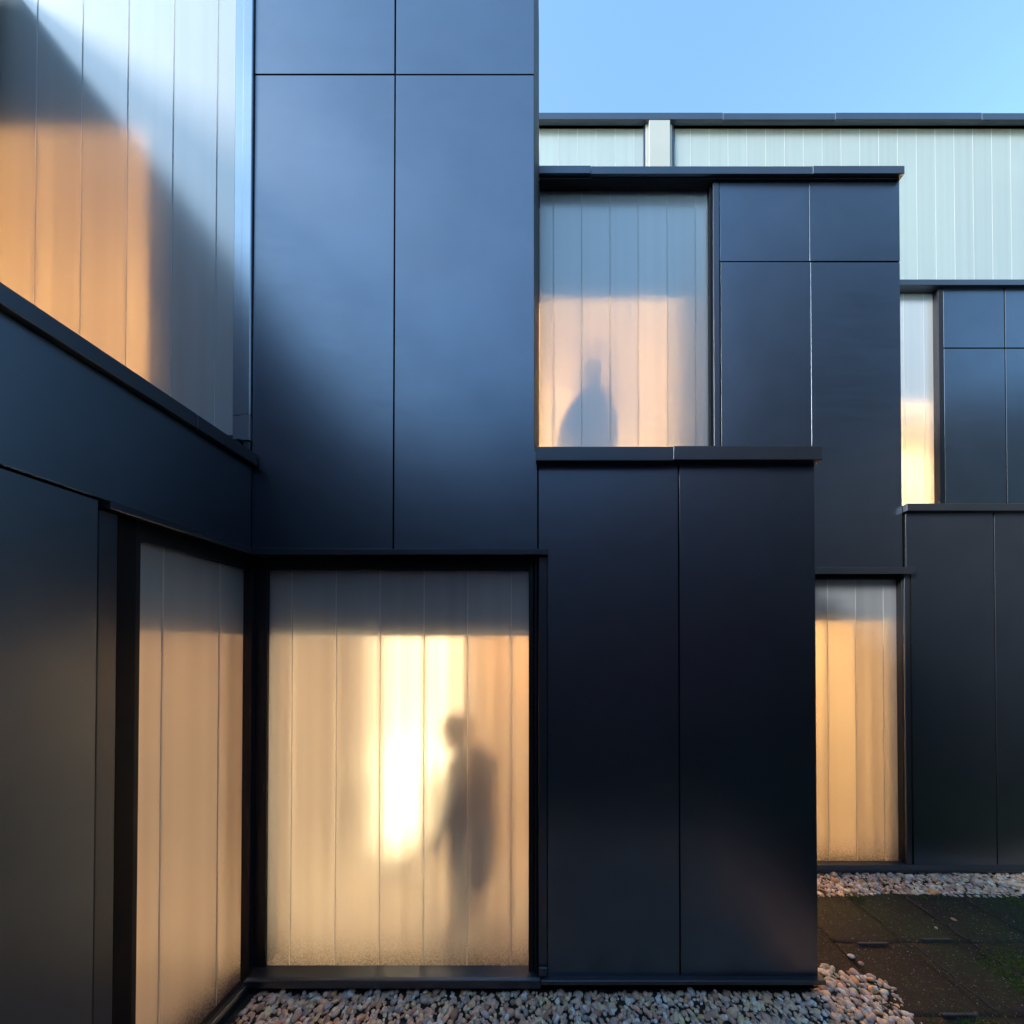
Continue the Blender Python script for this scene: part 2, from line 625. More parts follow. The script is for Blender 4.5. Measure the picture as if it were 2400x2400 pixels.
def wavy_strip(x0, y0, x1, y1, w=0.007, z=0.006):
    bm = bmesh.new()
    n = 14
    d = Vector((x1 - x0, y1 - y0, 0)).normalized()
    s = Vector((-d.y, d.x, 0)) * w / 2
    prev = None
    sd_ = rnd.uniform(0, 99)
    for i in range(n + 1):
        t = i / n
        p = Vector((x0 + (x1 - x0) * t, y0 + (y1 - y0) * t, z)) + s * 1.3 * noise.noise(Vector((t * 4 + sd_, 0, 0))) * 2
        ww = 0.7 + 0.5 * noise.noise(Vector((t * 7 + sd_, 5, 0)))
        q = [bm.verts.new(p - s * ww - Vector((0, 0, 0.02))), bm.verts.new(p - s * ww), bm.verts.new(p + s * ww), bm.verts.new(p + s * ww - Vector((0, 0, 0.02)))]
        if prev:
            for a in range(3):
                bm.faces.new([prev[a], prev[a + 1], q[a + 1], q[a]])
        prev = q
    return finish(bm, 'joint_strip', M['strip'], paving)


for x0, y0, x1, y1 in ((XS + 0.02, 2.58, XS + 0.02, 2.33), (XS + PITCH, 2.66, XS + PITCH, 2.27), (XS + PITCH, 2.24, XS + PITCH, 1.95),
                       (XS + 2 * PITCH, 2.66, XS + 2 * PITCH, 2.36), (XS + 3 * PITCH, 2.66, XS + 3 * PITCH, 2.40),
                       (XS + 0.05, 2.24, XS + 0.05, 1.83), (XS + 0.05, 1.78, XS + 0.05, 1.4)):
    wavy_strip(x0, y0, x1, y1)
for px0, px1, py in ((2012, 2080, 2208), (2160, 2229, 2199), (2207, 2262, 2373), (2264, 2290, 2373)):
    yy = CAM_H / ((py - 1525) / 790.0)
    x0, x1 = fx(px0, yy, py), fx(px1, yy, py)
    box('joint_strip', x0, x1, yy - 0.007, yy + 0.007, -0.02, 0.012, M['strip'], paving, 0.002)


# ---- gravel: rounded pebbles heaped loosely in the strips along the walls
def gravel_region(x, y):
    if -2.0 < x < 1.62 and 0.2 < y < Y0 + 0.0:
        return True
    edge = 1.95 + 0.035 * math.sin(y * 7) + 0.02 * math.sin(y * 23)
    if 1.5 <= x < edge and 0.2 < y:
        # rounded far corner
        return y < 2.14 - max(0, (x - 1.60)) * 0.35 + 0.015 * math.sin(x * 31)
    if 1.5 <= x < 6.5 and 2.69 + 0.02 * math.sin(x * 5) < y < YC:
        return True
    return False


def make_gravel():
    ico = bmesh.new()
    bmesh.ops.create_icosphere(ico, subdivisions=2, radius=1)
    base = np.array([v.co[:] for v in ico.verts])
    tri = np.array([[v.index for v in f.verts] for f in ico.faces])
    ico.free()
    r = np.random.RandomState(3)
    V, T, C = [], [], []
    pal = np.array([(0.36, 0.31, 0.29), (0.42, 0.32, 0.27), (0.50, 0.37, 0.28), (0.28, 0.27, 0.30), (0.60, 0.54, 0.51), (0.26, 0.17, 0.15),
                    (0.46, 0.33, 0.29), (0.33, 0.27, 0.25), (0.44, 0.26, 0.15), (0.68, 0.67, 0.66), (0.20, 0.21, 0.26), (0.40, 0.35, 0.25)])
    w = np.array([.14, .13, .09, .1, .09, .07, .12, .1, .05, .04, .04, .03])
    w = w / w.sum()
    n = 0
    for layer, (step, zz) in enumerate(((0.031, -0.03), (0.0235, -0.013), (0.038, -0.004))):
        xs = np.arange(-2.0, 6.5, step)
        ys = np.arange(0.2, YC, step)
        for x in xs:
            for y in ys:
                px, py = x + r.uniform(-.6, .6) * step, y + r.uniform(-.6, .6) * step
                if not gravel_region(px, py):
                    continue
                if px < XL + 0.05:
                    continue
                if layer == 2 and r.rand() < 0.35:
                    continue
                if py < 1.3 and (layer == 0 or r.rand() < 0.3):
                    continue
                if px > 4.6 and layer == 0:
                    continue
                s = 0.0118 * math.exp(r.normal(0, 0.27)) * (1.12 if layer == 2 else 1.0)
                a = s * r.uniform(1.0, 1.55)
                b = s * r.uniform(0.8, 1.1)
                c = s * r.uniform(0.5, 0.8)
                P = base * np.array([a, b, c])
                # soft lumps so that no two outlines match
                k = r.normal(0, 1, 3)
                k2 = r.normal(0, 1, 3)
                P = P * (1 + 0.13 * np.sin(base @ k * 2.2 + r.uniform(0, 6)) + 0.08 * np.sin(base @ k2 * 3.5))[:, None]
                al, be, ga = r.uniform(0, 2 * math.pi), r.normal(0, 0.38), r.normal(0, 0.38)
                Rm = np.array((Matrix.Rotation(al, 3, 'Z') @ Matrix.Rotation(be, 3, 'X') @ Matrix.Rotation(ga, 3, 'Y')))
                P = P @ Rm.T + np.array([px, py, zz + r.uniform(-.005, .006)])
                V.append(P)
                T.append(tri + n)
                n += len(base)
                col = pal[r.choice(len(pal), p=w)] * np.array([1.12, 1.0, 0.87]) * r.uniform(1.1, 1.85)
                col = np.minimum(col * 1.12, 0.82)
                C.append(np.tile(np.append(col, 1.0), (len(base), 1)))
    V, T, C = np.concatenate(V), np.concatenate(T), np.concatenate(C)
    me = bpy.data.meshes.new('gravel')
    me.vertices.add(len(V))
    me.vertices.foreach_set('co', V.astype(np.float32).ravel())
    me.loops.add(len(T) * 3)
    me.loops.foreach_set('vertex_index', T.astype(np.int32).ravel())
    me.polygons.add(len(T))
    me.polygons.foreach_set('loop_start', np.arange(0, len(T) * 3, 3, dtype=np.int32))
    me.polygons.foreach_set('use_smooth', np.ones(len(T), dtype=bool))
    me.update()
    at = me.color_attributes.new('stone', 'FLOAT_COLOR', 'POINT')
    at.data.foreach_set('color', C.astype(np.float32).ravel())
    m, nt, b = mat('river_pebble')
    a = N(nt, 'ShaderNodeVertexColor', layer_name='stone')
    gm = N(nt, 'ShaderNodeNewGeometry')
    ns = N(nt, 'ShaderNodeTexNoise', Scale=120.0, Detail=5.0, Roughness=0.7)
    nt.links.new(gm.outputs['Position'], ns.inputs['Vector'])
    rr = ramp(nt, ns.outputs['Fac'], [(0.3, (0.72, 0.72, 0.72)), (0.7, (1.2, 1.18, 1.15))])
    mx = N(nt, 'ShaderNodeMix', data_type='RGBA', blend_type='MULTIPLY')
    mx.inputs[0].default_value = 1
    nt.links.new(a.outputs[0], mx.inputs[6])
    nt.links.new(rr.outputs[0], mx.inputs[7])
    nt.links.new(mx.outputs[2], b.inputs['Base Color'])
    b.inputs['Roughness'].default_value = 0.55
    bp = N(nt, 'ShaderNodeBump', Strength=0.3, Distance=0.002)
    nt.links.new(ns.outputs['Fac'], bp.inputs['Height'])
    nt.links.new(bp.outputs[0], b.inputs['Normal'])
    me.materials.append(m)
    return link('gravel', me, m, kind='stuff', label='rounded brown and grey pebbles along the foot of the dark walls')


make_gravel()

# ---- moss cushions, crumbs and dry bits lying over the slabs
def scatter(name, count, label, mats, fn):
    r = random.Random(len(name))
    bm = bmesh.new()
    for _ in range(count):
        fn(bm, r)
    me = bpy.data.meshes.new(name)
    bm.to_mesh(me)
    bm.free()
    for mm in mats:
        me.materials.append(mm)
    return link(name, me, None, kind='stuff', label=label)


def moss_bit(bm, r):
    for _ in range(30):
        x, y = r.uniform(1.9, 6.0), r.uniform(1.0, 2.68)
        v = noise.noise(Vector((x * 1.9, y * 1.9, 3))) + 0.5 * noise.noise(Vector((x * 6, y * 6, 1))) + (x - 3.0) * 0.22
        if v > 0.12 + r.uniform(0, 0.25):
            break
    else:
        return
    for _ in range(4):
        a = r.uniform(0, 6.28)
        h = r.uniform(0.004, 0.012)
        w = r.uniform(0.002, 0.004)
        ox, oy = x + r.uniform(-.008, .008), y + r.uniform(-.008, .008)
        p = [bm.verts.new((ox - w * math.cos(a), oy - w * math.sin(a), 0.0)), bm.verts.new((ox + w * math.cos(a), oy + w * math.sin(a), 0.0)),
             bm.verts.new((ox + r.uniform(-.006, .006), oy + r.uniform(-.006, .006), h))]
        bm.faces.new(p).material_index = r.choice((0, 0, 1))


def crumb(bm, r):
    x, y = r.uniform(1.5, 6.0), r.uniform(1.0, 2.69)
    if gravel_region(x, y) or (x < XB1 + 0.02 and y < 2.0):
        return
    s = r.uniform(0.0015, 0.0045) * (1.6 if r.random() < 0.05 else 1)
    vs = [bm.verts.new((x + s * r.uniform(-1, 1), y + s * r.uniform(-1, 1), 0.001 + s * r.uniform(0, 1.3))) for _ in range(4)]
    mi = r.choice((0, 0, 0, 1, 1, 2)) if s > 0.0025 else r.choice((0, 0, 1))
    for f in ((0, 1, 2), (0, 1, 3), (1, 2, 3), (0, 2, 3)):
        bm.faces.new([vs[i] for i in f]).material_index = mi


scatter('moss', 26000, 'green moss creeping over the dark slabs', [plain('moss_green', (0.05, 0.13, 0.02), 0.8), plain('moss_yellow', (0.13, 0.16, 0.04), 0.8)], moss_bit)
scatter('soil_crumbs', 42000, 'brown crumbs and grit scattered on the slabs',
        [plain('brown_crumb', (0.07, 0.045, 0.03), 0.8), plain('tan_crumb', (0.24, 0.16, 0.09), 0.8), plain('pale_grit', (0.4, 0.38, 0.36), 0.7)], crumb)


# ------------------------------------------------------------------ LEFT WING (low, runs towards the camera)
left = thing('left_wing', 'low dark clad wing on the left running toward the camera with corner window', 'building', (XL, 0, 0))
left.location = (0, 0, 0)
YLn = -3.9          # near end, beside the opposite building
zcopL = fz(1062, Y0 - 0.02)
tY = 1.281          # jamb of the window, distance along the wall
# upper boards
box('cladding_panel', XL - 0.014, XL, 0.05, Y0 - 0.002, ZLINT, zcopL - 0.07, M['panel'], left, BEV)
box('cladding_panel', XL - 0.014, XL, -1.95, 0.04, ZLINT, zcopL - 0.07, M['panel'], left, BEV)
box('cladding_panel', XL - 0.014, XL, YLn, -1.96, ZLINT, zcopL - 0.07, M['panel'], left, BEV)
# lower boards
yy = tY
for k in range(6):
    box('cladding_panel', XL - 0.014, XL, yy - 0.80, yy - 0.005, 0.05, ZLINT - 0.012, M['panel'], left, BEV)
    yy -= 0.806
box('sill', XL - 0.06, XL + 0.012, YLn, tY, 0.0, 0.045, M['metal'], left, 0.002)
# wall behind the boards
boxes('inner_wall', [(XL - 0.16, XL - 0.03, YLn, 1.42, 0.0, ZLINT), (XL - 0.16, XL - 0.03, YLn, Y0 + 0.01, ZLINT - 0.01, zcopL - 0.08)], M['core'], left)
# coping in two lengths with a butt joint
yj = XL * -790 / (PPX - 458)
for a, b_ in ((YLn, 1.598), (1.601, Y0 - 0.003)):
    prism('coping', [(XL + 0.035, zcopL - 0.066), (XL + 0.035, zcopL), (XL - 0.30, zcopL - 0.02), (XL - 0.30, zcopL - 0.09), (XL - 0.02, zcopL - 0.066)], a, b_, M['metal'], left, 'Y', 0.002)
box('roof', -3.2, XL - 0.301, YLn, Y0, zcopL - 0.14, zcopL - 0.07, M['roof'], left)
# lintel flashing over the corner window
prism('lintel', [(XL + 0.028, ZLINT - 0.036), (XL + 0.028, ZLINT - 0.004), (XL - 0.01, ZLINT), (XL - 0.09, ZLINT), (XL - 0.09, ZLINT - 0.02)], tY + 0.01, Y0 - 0.03, M['metal'], left, 'Y', 0.0015)
# window of the left wing
zgl0, zgl1 = 0.035, 2.41
yg0, yg1 = 1.447, 1.975
wl = boxes('window', [
    (XL - 0.12, XL - 0.045, 1.350, yg0 + 0.002, 0.03, ZLINT - 0.02),      # inner frame stile
    (XGL - 0.07, XL - 0.045, yg0, yg1, zgl1, ZLINT - 0.02),               # head
    (XGL + 0.004, XL - 0.008, yg0 - 0.1, Y0 + 0.02, -0.03, 0.036)], M['frame'], left, 0.0015)
glazing(wl, [yg0 - 0.12, 1.5546, 1.8238, yg1 + 0.02], zgl0 - 0.01, zgl1 + 0.01, XGL, M['glass_low'], 'X', -1)
prism('sill', [(XL - 0.02, 0.05), (XL + 0.004, 0.045), (XL + 0.014, 0.03), (XL + 0.014, -0.04), (XL - 0.02, -0.04)], tY, Y0 + 0.02, M['metal'], left, 'Y', 0.002)
box('trim_post', XL - 0.12, XL - 0.012, tY + 0.006, 1.344, 0.03, ZLINT - 0.04, M['metal'], left, 0.002)
box('bulkhead', XGL - 0.20, XGL - 0.045, 1.25, 2.1, 2.03, 2.6, M['backing'], left)

# upper volume set back on the left wing roof
attic = thing('upper_left_block', 'upper dark clad block set back on the left wing roof beside the glass wall', 'building', (0, 0, 0))
for k in range(7):
    box('cladding_panel', -3.214, -3.2, -3.9 + 0.83 * k, -3.9 + 0.83 * k + 0.82, zcopL - 0.1, 5.78, M['far'], attic, BEV)
box('inner_wall', -6.5, -3.225, -3.9, 1.90, 2.9, 5.77, M['core'], attic)
box('coping', -6.5, -3.16, -3.9, 1.92, 5.78, 5.85, M['metal'], attic, 0.002)

# ------------------------------------------------------------------ TOWER (front, tall)
tower = thing('front_tower', 'tall dark clad tower with large bluish panels above the lit corner window', 'building', (0, 0, 0))
zt, zb_ = TOP_A - 0.1, ZLINT
zj0, zj1 = fz(176.5, Y0), fz(173.5, Y0)
xa, xb, xc = fx(595, Y0, 600), fx(922, Y0, 700), fx(926, Y0, 700)
zn = fz(1089, Y0)
XLc = XL + 0.0015
panel(tower, xa, xb, zj1, zt, Y0)
panel(tower, xc, XA, zj1, zt, Y0)
panel_poly(tower, [(XLc, zb_), (xb, zb_), (xb, zj0), (xa, zj0), (xa, zn), (XLc, zn)], Y0 + 0.0006)
xs_ = fx(1259, Y0, 1180)
panel_poly(tower, [(xc, zb_), (xs_, zb_), (xs_, ZB - 0.005), (XA, ZB - 0.005), (XA, zj0 - 0.0015), (xc, zj0 - 0.0015)], Y0 - 0.0008)
# return of the tower, seen edge on; black material stands in for its shade
box('cladding_panel', XA - 0.014, XA, Y0 + 0.02, YC + 0.06, ZB + 0.02, zt, M['frame'], tower, BEV)
boxes('inner_wall', [(XL - 0.05, XA - 0.02, Y0 + 0.018, Y0 + 0.05, ZLINT, TOP_A - 0.1),
                     (XA - 0.15, XA - 0.02, Y0 + 0.05, 5.0, 2.6, TOP_A - 0.1),
                     (-6.5, XA - 0.02, 4.9, 5.0, 2.6, TOP_A - 0.1)], M['core'], tower)
box('roof', -6.5, XA - 0.02, Y0 + 0.1, 5.0, TOP_A - 0.14, TOP_A - 0.1, M['roof'], tower)
box('coping', -6.5, XA + 0.03, Y0 - 0.04, Y0 + 0.3, TOP_A - 0.1, TOP_A, M['metal'], tower, 0.002)
boxes('inner_wall', [(fx(573, Y0, 400), XL + 0.06, Y0 + 0.032, Y0 + 0.12, 2.7, TOP_A - 0.2), (XA - 0.018, fx(1263, Y0, 1180) + 0.03, Y0 + 0.022, Y0 + 0.10, 2.5, 3.02)], M['core'], tower)
# channel glass wall, upper left
YU = 1.949
zu0, zu1 = fz(1022, YU), TOP_A - 0.2
ed = [fx(p, YU, 400) for p in (405 + 103, 405, 298, 190.5, 83.5)]
ed = [fx(551, YU, 400)] + ed
while ed[-1] > -6.3:
    ed.append(ed[-1] - 0.263)
ed = ed[::-1]
ed[0] = -6.4
wu = boxes('window', [
    (-6.5, fx(568, YU, 400), YU - 0.02, YU + 0.08, zu1, TOP_A - 0.1)], M['metal'], tower, 0.002)
box('sill', -6.5, fx(566, YU, 400), YU - 0.012, YU + 0.08, zu0 - 0.03, zu0, M['metal'], wu, 0.002)
glazing(wu, ed, zu0, zu1, YU, M['glass_up'])
# folded trim beside the stile, with a lap near its foot
x1_, x2_ = fx(570.5, Y0 - 0.012, 400), fx(590, Y0 - 0.012, 400)
xs0_ = fx(550, Y0 - 0.006, 400)
prism('trim_post', [(xs0_, Y0 + 0.03), (xs0_, Y0 - 0.006), (x1_ - 0.010, Y0 - 0.006), (x1_ - 0.004, Y0 - 0.014), (x2_ - 0.003, Y0 - 0.014), (x2_, Y0 - 0.011), (x2_, Y0 + 0.03)], fz(974, Y0), TOP_A - 0.1, M['trim_skylit'], tower, 'Z', 0.0012)
box('trim_post', x1_ - 0.004, x2_ + 0.001, Y0 - 0.016, Y0 + 0.03, fz(1035, Y0), fz(975, Y0), M['trim_skylit'], tower, 0.002)
box('trim_post', xs0_, x1_ - 0.005, Y0 - 0.005, Y0 + 0.03, fz(1030, Y0), fz(975, Y0), M['trim_skylit'], tower, 0.001)
box('trim_post', x1_ + 0.01, x2_ - 0.002, Y0 - 0.010, Y0 + 0.03, zcopL - 0.1, fz(1037, Y0), M['metal'], tower, 0.002)
box('inner_wall', -6.5, XL - 0.02, Y0 + 0.02, Y0 + 0.10, 2.5, zu0 - 0.035, M['core'], tower)
# backing boards behind the glass: above the lit room and at its right end
zceil_u = fz(325, YU + 0.045)
box('bulkhead', -6.5, XL - 0.06, YU + 0.045, YU + 0.16, zceil_u, TOP_A - 0.2, M['backing'], tower)
box('bulkhead', fx(352, YU + 0.05, 600), XL - 0.06, YU + 0.05, YU + 0.12, 3.0, zceil_u, M['backing'], tower)
# upper room
boxes('room_shell', [(-6.4, XA - 0.2, Y0 + 0.05, 4.8, 2.95, 3.04), (-6.4, XA - 0.2, YU + 0.17, 4.8, zceil_u + 0.02, zceil_u + 0.1),
                     (-6.4, XA - 0.2, 4.0, 4.1, 3.05, zceil_u), (-6.45, -6.4, Y0, 4.8, 3.05, zceil_u), (-0.3, -0.2, Y0 + .2, 4.8, 3.05, zceil_u)], M['plaster'], tower)

# ground window of the tower
xg0, xg1 = fx(629, GA, 1800), fx(1240, GA, 1800)
zg0, zg1 = fz(2273, GA), fz(1337, GA)
zs = fz(2290, Y0)
wa = boxes('window', [
    (XGL - 0.02, xg0, GA - 0.015, GA + 0.09, zs, ZLINT - 0.03),                       # corner post
    (xg0 - 0.001, xg1 + 0.001, GA - 0.03, GA + 0.09, zg1, ZLINT - 0.03),              # head
    (xg1, fx(1250, Y0 + 0.03, 1800), Y0 + 0.03, GA + 0.09, zs, ZLINT - 0.03),         # right stile
    (fx(1253, Y0 + 0.02, 1800), fx(1259, Y0 + 0.02, 1800), Y0 + 0.018, GA + 0.05, zs, ZLINT - 0.03),
    (xg0 - 0.03, xg1 + 0.001, Y0 + 0.012, GA - 0.004, zs - 0.05, fz(2272, GA - 0.004))], M['frame'], tower, 0.0025)
box('corner_post', XL - 0.075, XL - 0.02, Y0 + 0.03, GA + 0.01, 0.0, ZLINT - 0.03, M['frame'], tower, 0.002)
ge = [xg0 - 0.02] + [fx(p, GA, 1800) for p in (682, 786, 889.5, 993, 1095.5, 1198)] + [xg1 + 0.02]
glazing(wa, ge, zg0 - 0.01, zg1 + 0.01, GA, M['glass_low'])
box('inner_wall', fx(1249, Y0 + 0.05, 1800), fx(1266, Y0 + 0.05, 1800), Y0 + 0.052, GA + 0.12, zs - 0.03, ZLINT - 0.03, M['core'], tower)
box('trim_post', fx(1262, Y0 + 0.006, 1800), fx(1283, Y0 + 0.004, 1800), Y0 + 0.004, Y0 + 0.08, fz(2283, Y0), ZLINT - 0.04, M['metal'], tower, 0.003)
box('trim_foot', fx(1263, Y0 - 0.01, 2270), fx(1283, Y0 - 0.01, 2270), Y0 - 0.012, Y0 + 0.003, fz(2285, Y0), fz(2264, Y0), M['metal'], tower, 0.003)
prism('lintel', [(Y0 - 0.028, ZLINT - 0.036), (Y0 - 0.028, ZLINT - 0.004), (Y0 + 0.01, ZLINT), (Y0 + 0.09, ZLINT), (Y0 + 0.09, ZLINT - 0.02)],
      XL - 0.001, fx(1283, Y0 - 0.028, 1296), M['metal'], tower, 'X', 0.0015)
prism('sill', [(Y0 - 0.018, zs - 0.05), (Y0 - 0.018, zs - 0.006), (Y0 + 0.0, zs), (GA, zs + 0.004), (GA, zs - 0.05)], XL - 0.01, fx(1267, Y0 - 0.018, 2300), M['metal'], tower, 'X', 0.003)
# board over the ceiling void, right behind the glass
zbk = fz(1491, GA + 0.08)
box('bulkhead', XGL - 0.05, 1.4, GA + 0.045, GA + 0.22, zbk, 2.55, M['backing'], tower)
# ground floor room (also serves the left wing window)
boxes('room_shell', [(-4.6, 1.45, Y0 + 0.09, 4.7, -0.04, 0.03), (-4.6, XGL - 0.09, -1.0, Y0 + 0.09, -0.04, 0.03),
                     (-4.6, 1.45, Y0 + 0.2, 4.7, 2.56, 2.62), (-4.6, XL - 0.17, -1.0, Y0 + 0.2, 2.56, 2.62),
                     (-4.6, 1.45, 3.9, 4.0, 0.03, 2.56), (-4.6, -4.5, -1.0, 4.0, 0.03, 2.56), (-4.6, XL - 0.17, -1.0, -0.9, 0.03, 2.56),
                     (XL - 0.26, XL - 0.17, -1.0, 1.38, 0.03, 2.56),
                     (fx(1262, Y0 + 0.2, 1500), 0.02, Y0 + 0.09, 4.0, 0.03, 2.56)], M['plaster'], tower)

# ------------------------------------------------------------------ LOW BOX (front right)
low = thing('low_front_box', 'low dark clad box with flat coping standing on the gravel beside the window', 'building', (0, 0, 0))
zcb = fz(1078, Y0 - 0.04)
xb0, xbm0, xbm1 = fx(1262.5, Y0, 1180), fx(1590.5, Y0, 1700), fx(1594, Y0, 1700)
xn = fx(1284, Y0, 1800)
zbb = fz(2288, Y0)
panel_poly(low, [(xn, zbb), (xbm0, zbb), (xbm0, zcb + 0.01), (xb0, zcb + 0.01), (xb0, ZLINT + 0.0), (xn, ZLINT + 0.0)], Y0 + 0.0004)
panel(low, xbm1, XB1, zbb, zcb + 0.01, Y0)
side_panel(low, XB1 - 0.0145, Y0 + 0.018, YC, 0.05, zcb + 0.01)
boxes('inner_wall', [(xn, XB1 - 0.02, Y0 + 0.018, Y0 + 0.08, 0.0, zcb), (XB1 - 0.1, XB1 - 0.02, Y0 + 0.08, YC + 0.1, 0.0, zcb), (xb0, XB1 - 0.02, Y0 + 0.08, YC + 0.1, 2.7, zcb)], M['core'], low)
xj = fx(1578, Y0 - 0.04, 1060)
for a, b_, dz in ((fx(1256, Y0 - 0.04, 1060), xj - 0.001, -0.004), (xj + 0.001, fx(1928, Y0 - 0.04, 1060), 0.0)):
    prism('coping', [(Y0 - 0.042, zcb + dz), (Y0 - 0.042, ZB + dz), (Y0 + 0.32, ZB - 0.03), (Y0 + 0.32, ZB - 0.09), (Y0 - 0.02, zcb + dz)], a, b_, M['metal'], low, 'X', 0.0025)
box('roof', XA + 0.01, XB1 - 0.02, Y0 + 0.321, YC, ZB - 0.12, ZB - 0.06, M['roof'], low)
box('coping', XB1 - 0.25, fx(1928, Y0 - 0.04, 1060), Y0 + 0.3205, YC - 0.003, ZB - 0.09, ZB - 0.03, M['metal'], low, 0.002)
zs0, zs1 = fz(2310, Y0 - 0.03), fz(2287, Y0)
prism('sill', [(Y0 - 0.03, zs0), (Y0 - 0.03, zs0 + 0.026), (Y0 + 0.01, zs1), (Y0 + 0.05, zs1), (Y0 + 0.05, zs0)], fx(1268, Y0 - 0.03, 2300), fx(1937, Y0 - 0.03, 2300), M['metal'], low, 'X', 0.003)
box('plinth', XL, XB1 - 0.01, Y0 + 0.02, Y0 + 0.07, -0.06, 0.05, M['core'], low)

# ------------------------------------------------------------------ MIDDLE BLOCK (recessed)
mid = thing('middle_block', 'recessed two storey dark clad block behind the low box with person at upper window', 'building', (0, 0, 0))
GC = YC + 0.07
zcc = fz(408, YC - 0.04)
xp0, xp1, xp2 = fx(1688.5, YC, 700), fx(1897.5, YC, 700), fx(1897.5, YC, 700) + 0.004
zh0, zh1 = fz(614.5, YC), fz(611.5, YC)
zl = fz(1330, YC)
panel(mid, xp0, xp1, zh1, zcc + 0.01, YC)
panel(mid, xp2, XC1, zh1, zcc + 0.01, YC)
panel(mid, xp0 + 0.004, xp1 + 0.008, zl, zh0, YC)
panel(mid, xp2 + 0.008, XC1, zl, zh0, YC)
side_panel(mid, XC1 - 0.0145, YC + 0.018, YD + 0.05, ZB + 0.1, zcc + 0.01)
boxes('inner_wall', [(xp0 - 0.05, XC1 - 0.02, YC + 0.018, YC + 0.10, 2.6, zcc), (XC1 - 0.1, XC1 - 0.02, YC + 0.1, 5.2, 2.6, zcc),
                     (-0.2, XC1 - 0.02, 5.1, 5.2, 2.6, zcc)], M['core'], mid)
box('roof', XA, XC1 - 0.02, YC + 0.10, 5.2, zcc - 0.06, zcc, M['roof'], mid)
ja, jb = fx(1385, YC - 0.04, 400), fx(1905, YC - 0.04, 400)
xe = fx(2120, YC - 0.04, 400)
for a, b_, d0, d1 in ((XA + 0.002, ja - 0.001, 0.006, 0.0), (ja + 0.001, jb - 0.001, 0, 0), (jb + 0.001, xe, 0.004, 0.004)):
    prism('coping', [(YC - 0.042, zcc + d0), (YC - 0.042, ZC + d0), (YC + 0.30, ZC - 0.03), (YC + 0.30, ZC - 0.07), (YC - 0.02, zcc + d0)], a, b_, M['metal'], mid, 'X', 0.002)
# upper window
xcg1 = fx(1659, GC, 700)
zc0, zc1 = ZB - 0.12, fz(440, GC)
wc = boxes('window', [
    (XA + 0.002, xcg1 + 0.01, YC + 0.05, GC + 0.09, zc1, zcc),
    (xcg1, fx(1668, GC - 0.04, 700), GC - 0.04, GC + 0.09, zc0, zc1)], M['frame'], mid, 0.002)
ge = [XA + 0.004] + [fx(p, GC, 700) for p in (1297, 1363.5, 1430, 1496, 1564, 1630)] + [xcg1 + 0.02]
glazing(wc, ge, zc0, zc1 + 0.01, GC, M['glass_up'])
box('soffit', XA + 0.002, xe - 0.03, YC - 0.018, YC + 0.05, zcc - 0.012, zcc - 0.001, M['frame'], mid)
box('trim_post', fx(1672, YC, 700), fx(1686, YC, 700), YC - 0.004, GC + 0.05, zc0, zcc - 0.02, M['metal'], mid, 0.003)
zceil_c = fz(715, GC + 0.06)
box('bulkhead', XA, xcg1 + 0.05, GC + 0.045, GC + 0.16, zceil_c, zcc - 0.1, M['backing'], mid)
box('bulkhead', fx(1570, GC + 0.2, 700), xcg1 + 0.05, GC + 0.14, GC + 0.22, 3.0, zceil_c, M['backing'], mid)
boxes('room_shell', [(XA - 0.02, XC1 - 0.12, YC + 0.10, 5.0, 3.0, 3.09), (XA - 0.02, XC1 - 0.12, GC + 0.17, 5.0, zceil_c + 0.02, zceil_c + 0.08),
                     (XA - 0.02, XC1 - 0.12, 4.9, 5.0, 3.09, zceil_c), (1.75, 1.85, GC + 0.1, 4.9, 3.09, zceil_c), (XA - 0.02, XA + 0.0, GC + 0.1, 4.9, 3.09, zceil_c)], M['plaster'], mid)
# ground window right of the low box
zql = fz(1344, YC - 0.03)
xq1 = fx(2103, GC, 1700)
zq0, zq1 = fz(2017, GC), fz(1358, GC)
zqs = fz(2026, YC)
wq = boxes('window', [
    (XB1 - 0.1, xq1 + 0.001, GC - 0.03, GC + 0.09, zq1, zl - 0.02),
    (xq1, fx(2121, YC + 0.02, 1700), YC + 0.02, GC + 0.09, zqs, zl - 0.02),
    (XB1 - 0.1, xq1 + 0.001, YC + 0.01, GC - 0.004, zqs - 0.05, fz(2017, GC - 0.004))], M['frame'], mid, 0.0025)
ge = [fx(1876, GC, 1700)] + [fx(p, GC, 1700) for p in (1941.5, 2007, 2072.5)] + [xq1 + 0.02]
glazing(wq, ge, zq0 - 0.01, zq1 + 0.01, GC, M['glass_low'])
box('trim_post', fx(2124, YC, 1700), fx(2137, YC, 1700), YC + 0.004, YC + 0.08, zqs, zl - 0.03, M['metal'], mid, 0.003)
prism('lintel', [(YC - 0.028, zql - 0.004), (YC - 0.028, zl - 0.004), (YC + 0.01, zl), (YC + 0.09, zl), (YC + 0.09, zl - 0.02)], XB1 - 0.05, fx(2144, YC - 0.028, 1340), M['metal'], mid, 'X', 0.0015)
zbq = fz(1456, GC + 0.06)
box('bulkhead', XB1 - 0.1, XC1 + 0.1, GC + 0.045, GC + 0.2, zbq, 2.6, M['backing'], mid)
xq = XC1 + 0.02
boxes('room_shell', [(1.55, xq, YC + 0.1, 5.0, -0.03, 0.04), (1.55, xq, GC + 0.21, 5.0, 2.58, 2.62), (1.55, xq + .1, 4.9, 5.0, 0.04, 2.58),
                     (xq, xq + 0.1, YC + 0.1, 5.0, 0.04, 2.58), (1.5, 1.56, YC + 0.1, 5.0, 0.04, 2.58)], M['plaster'], mid)

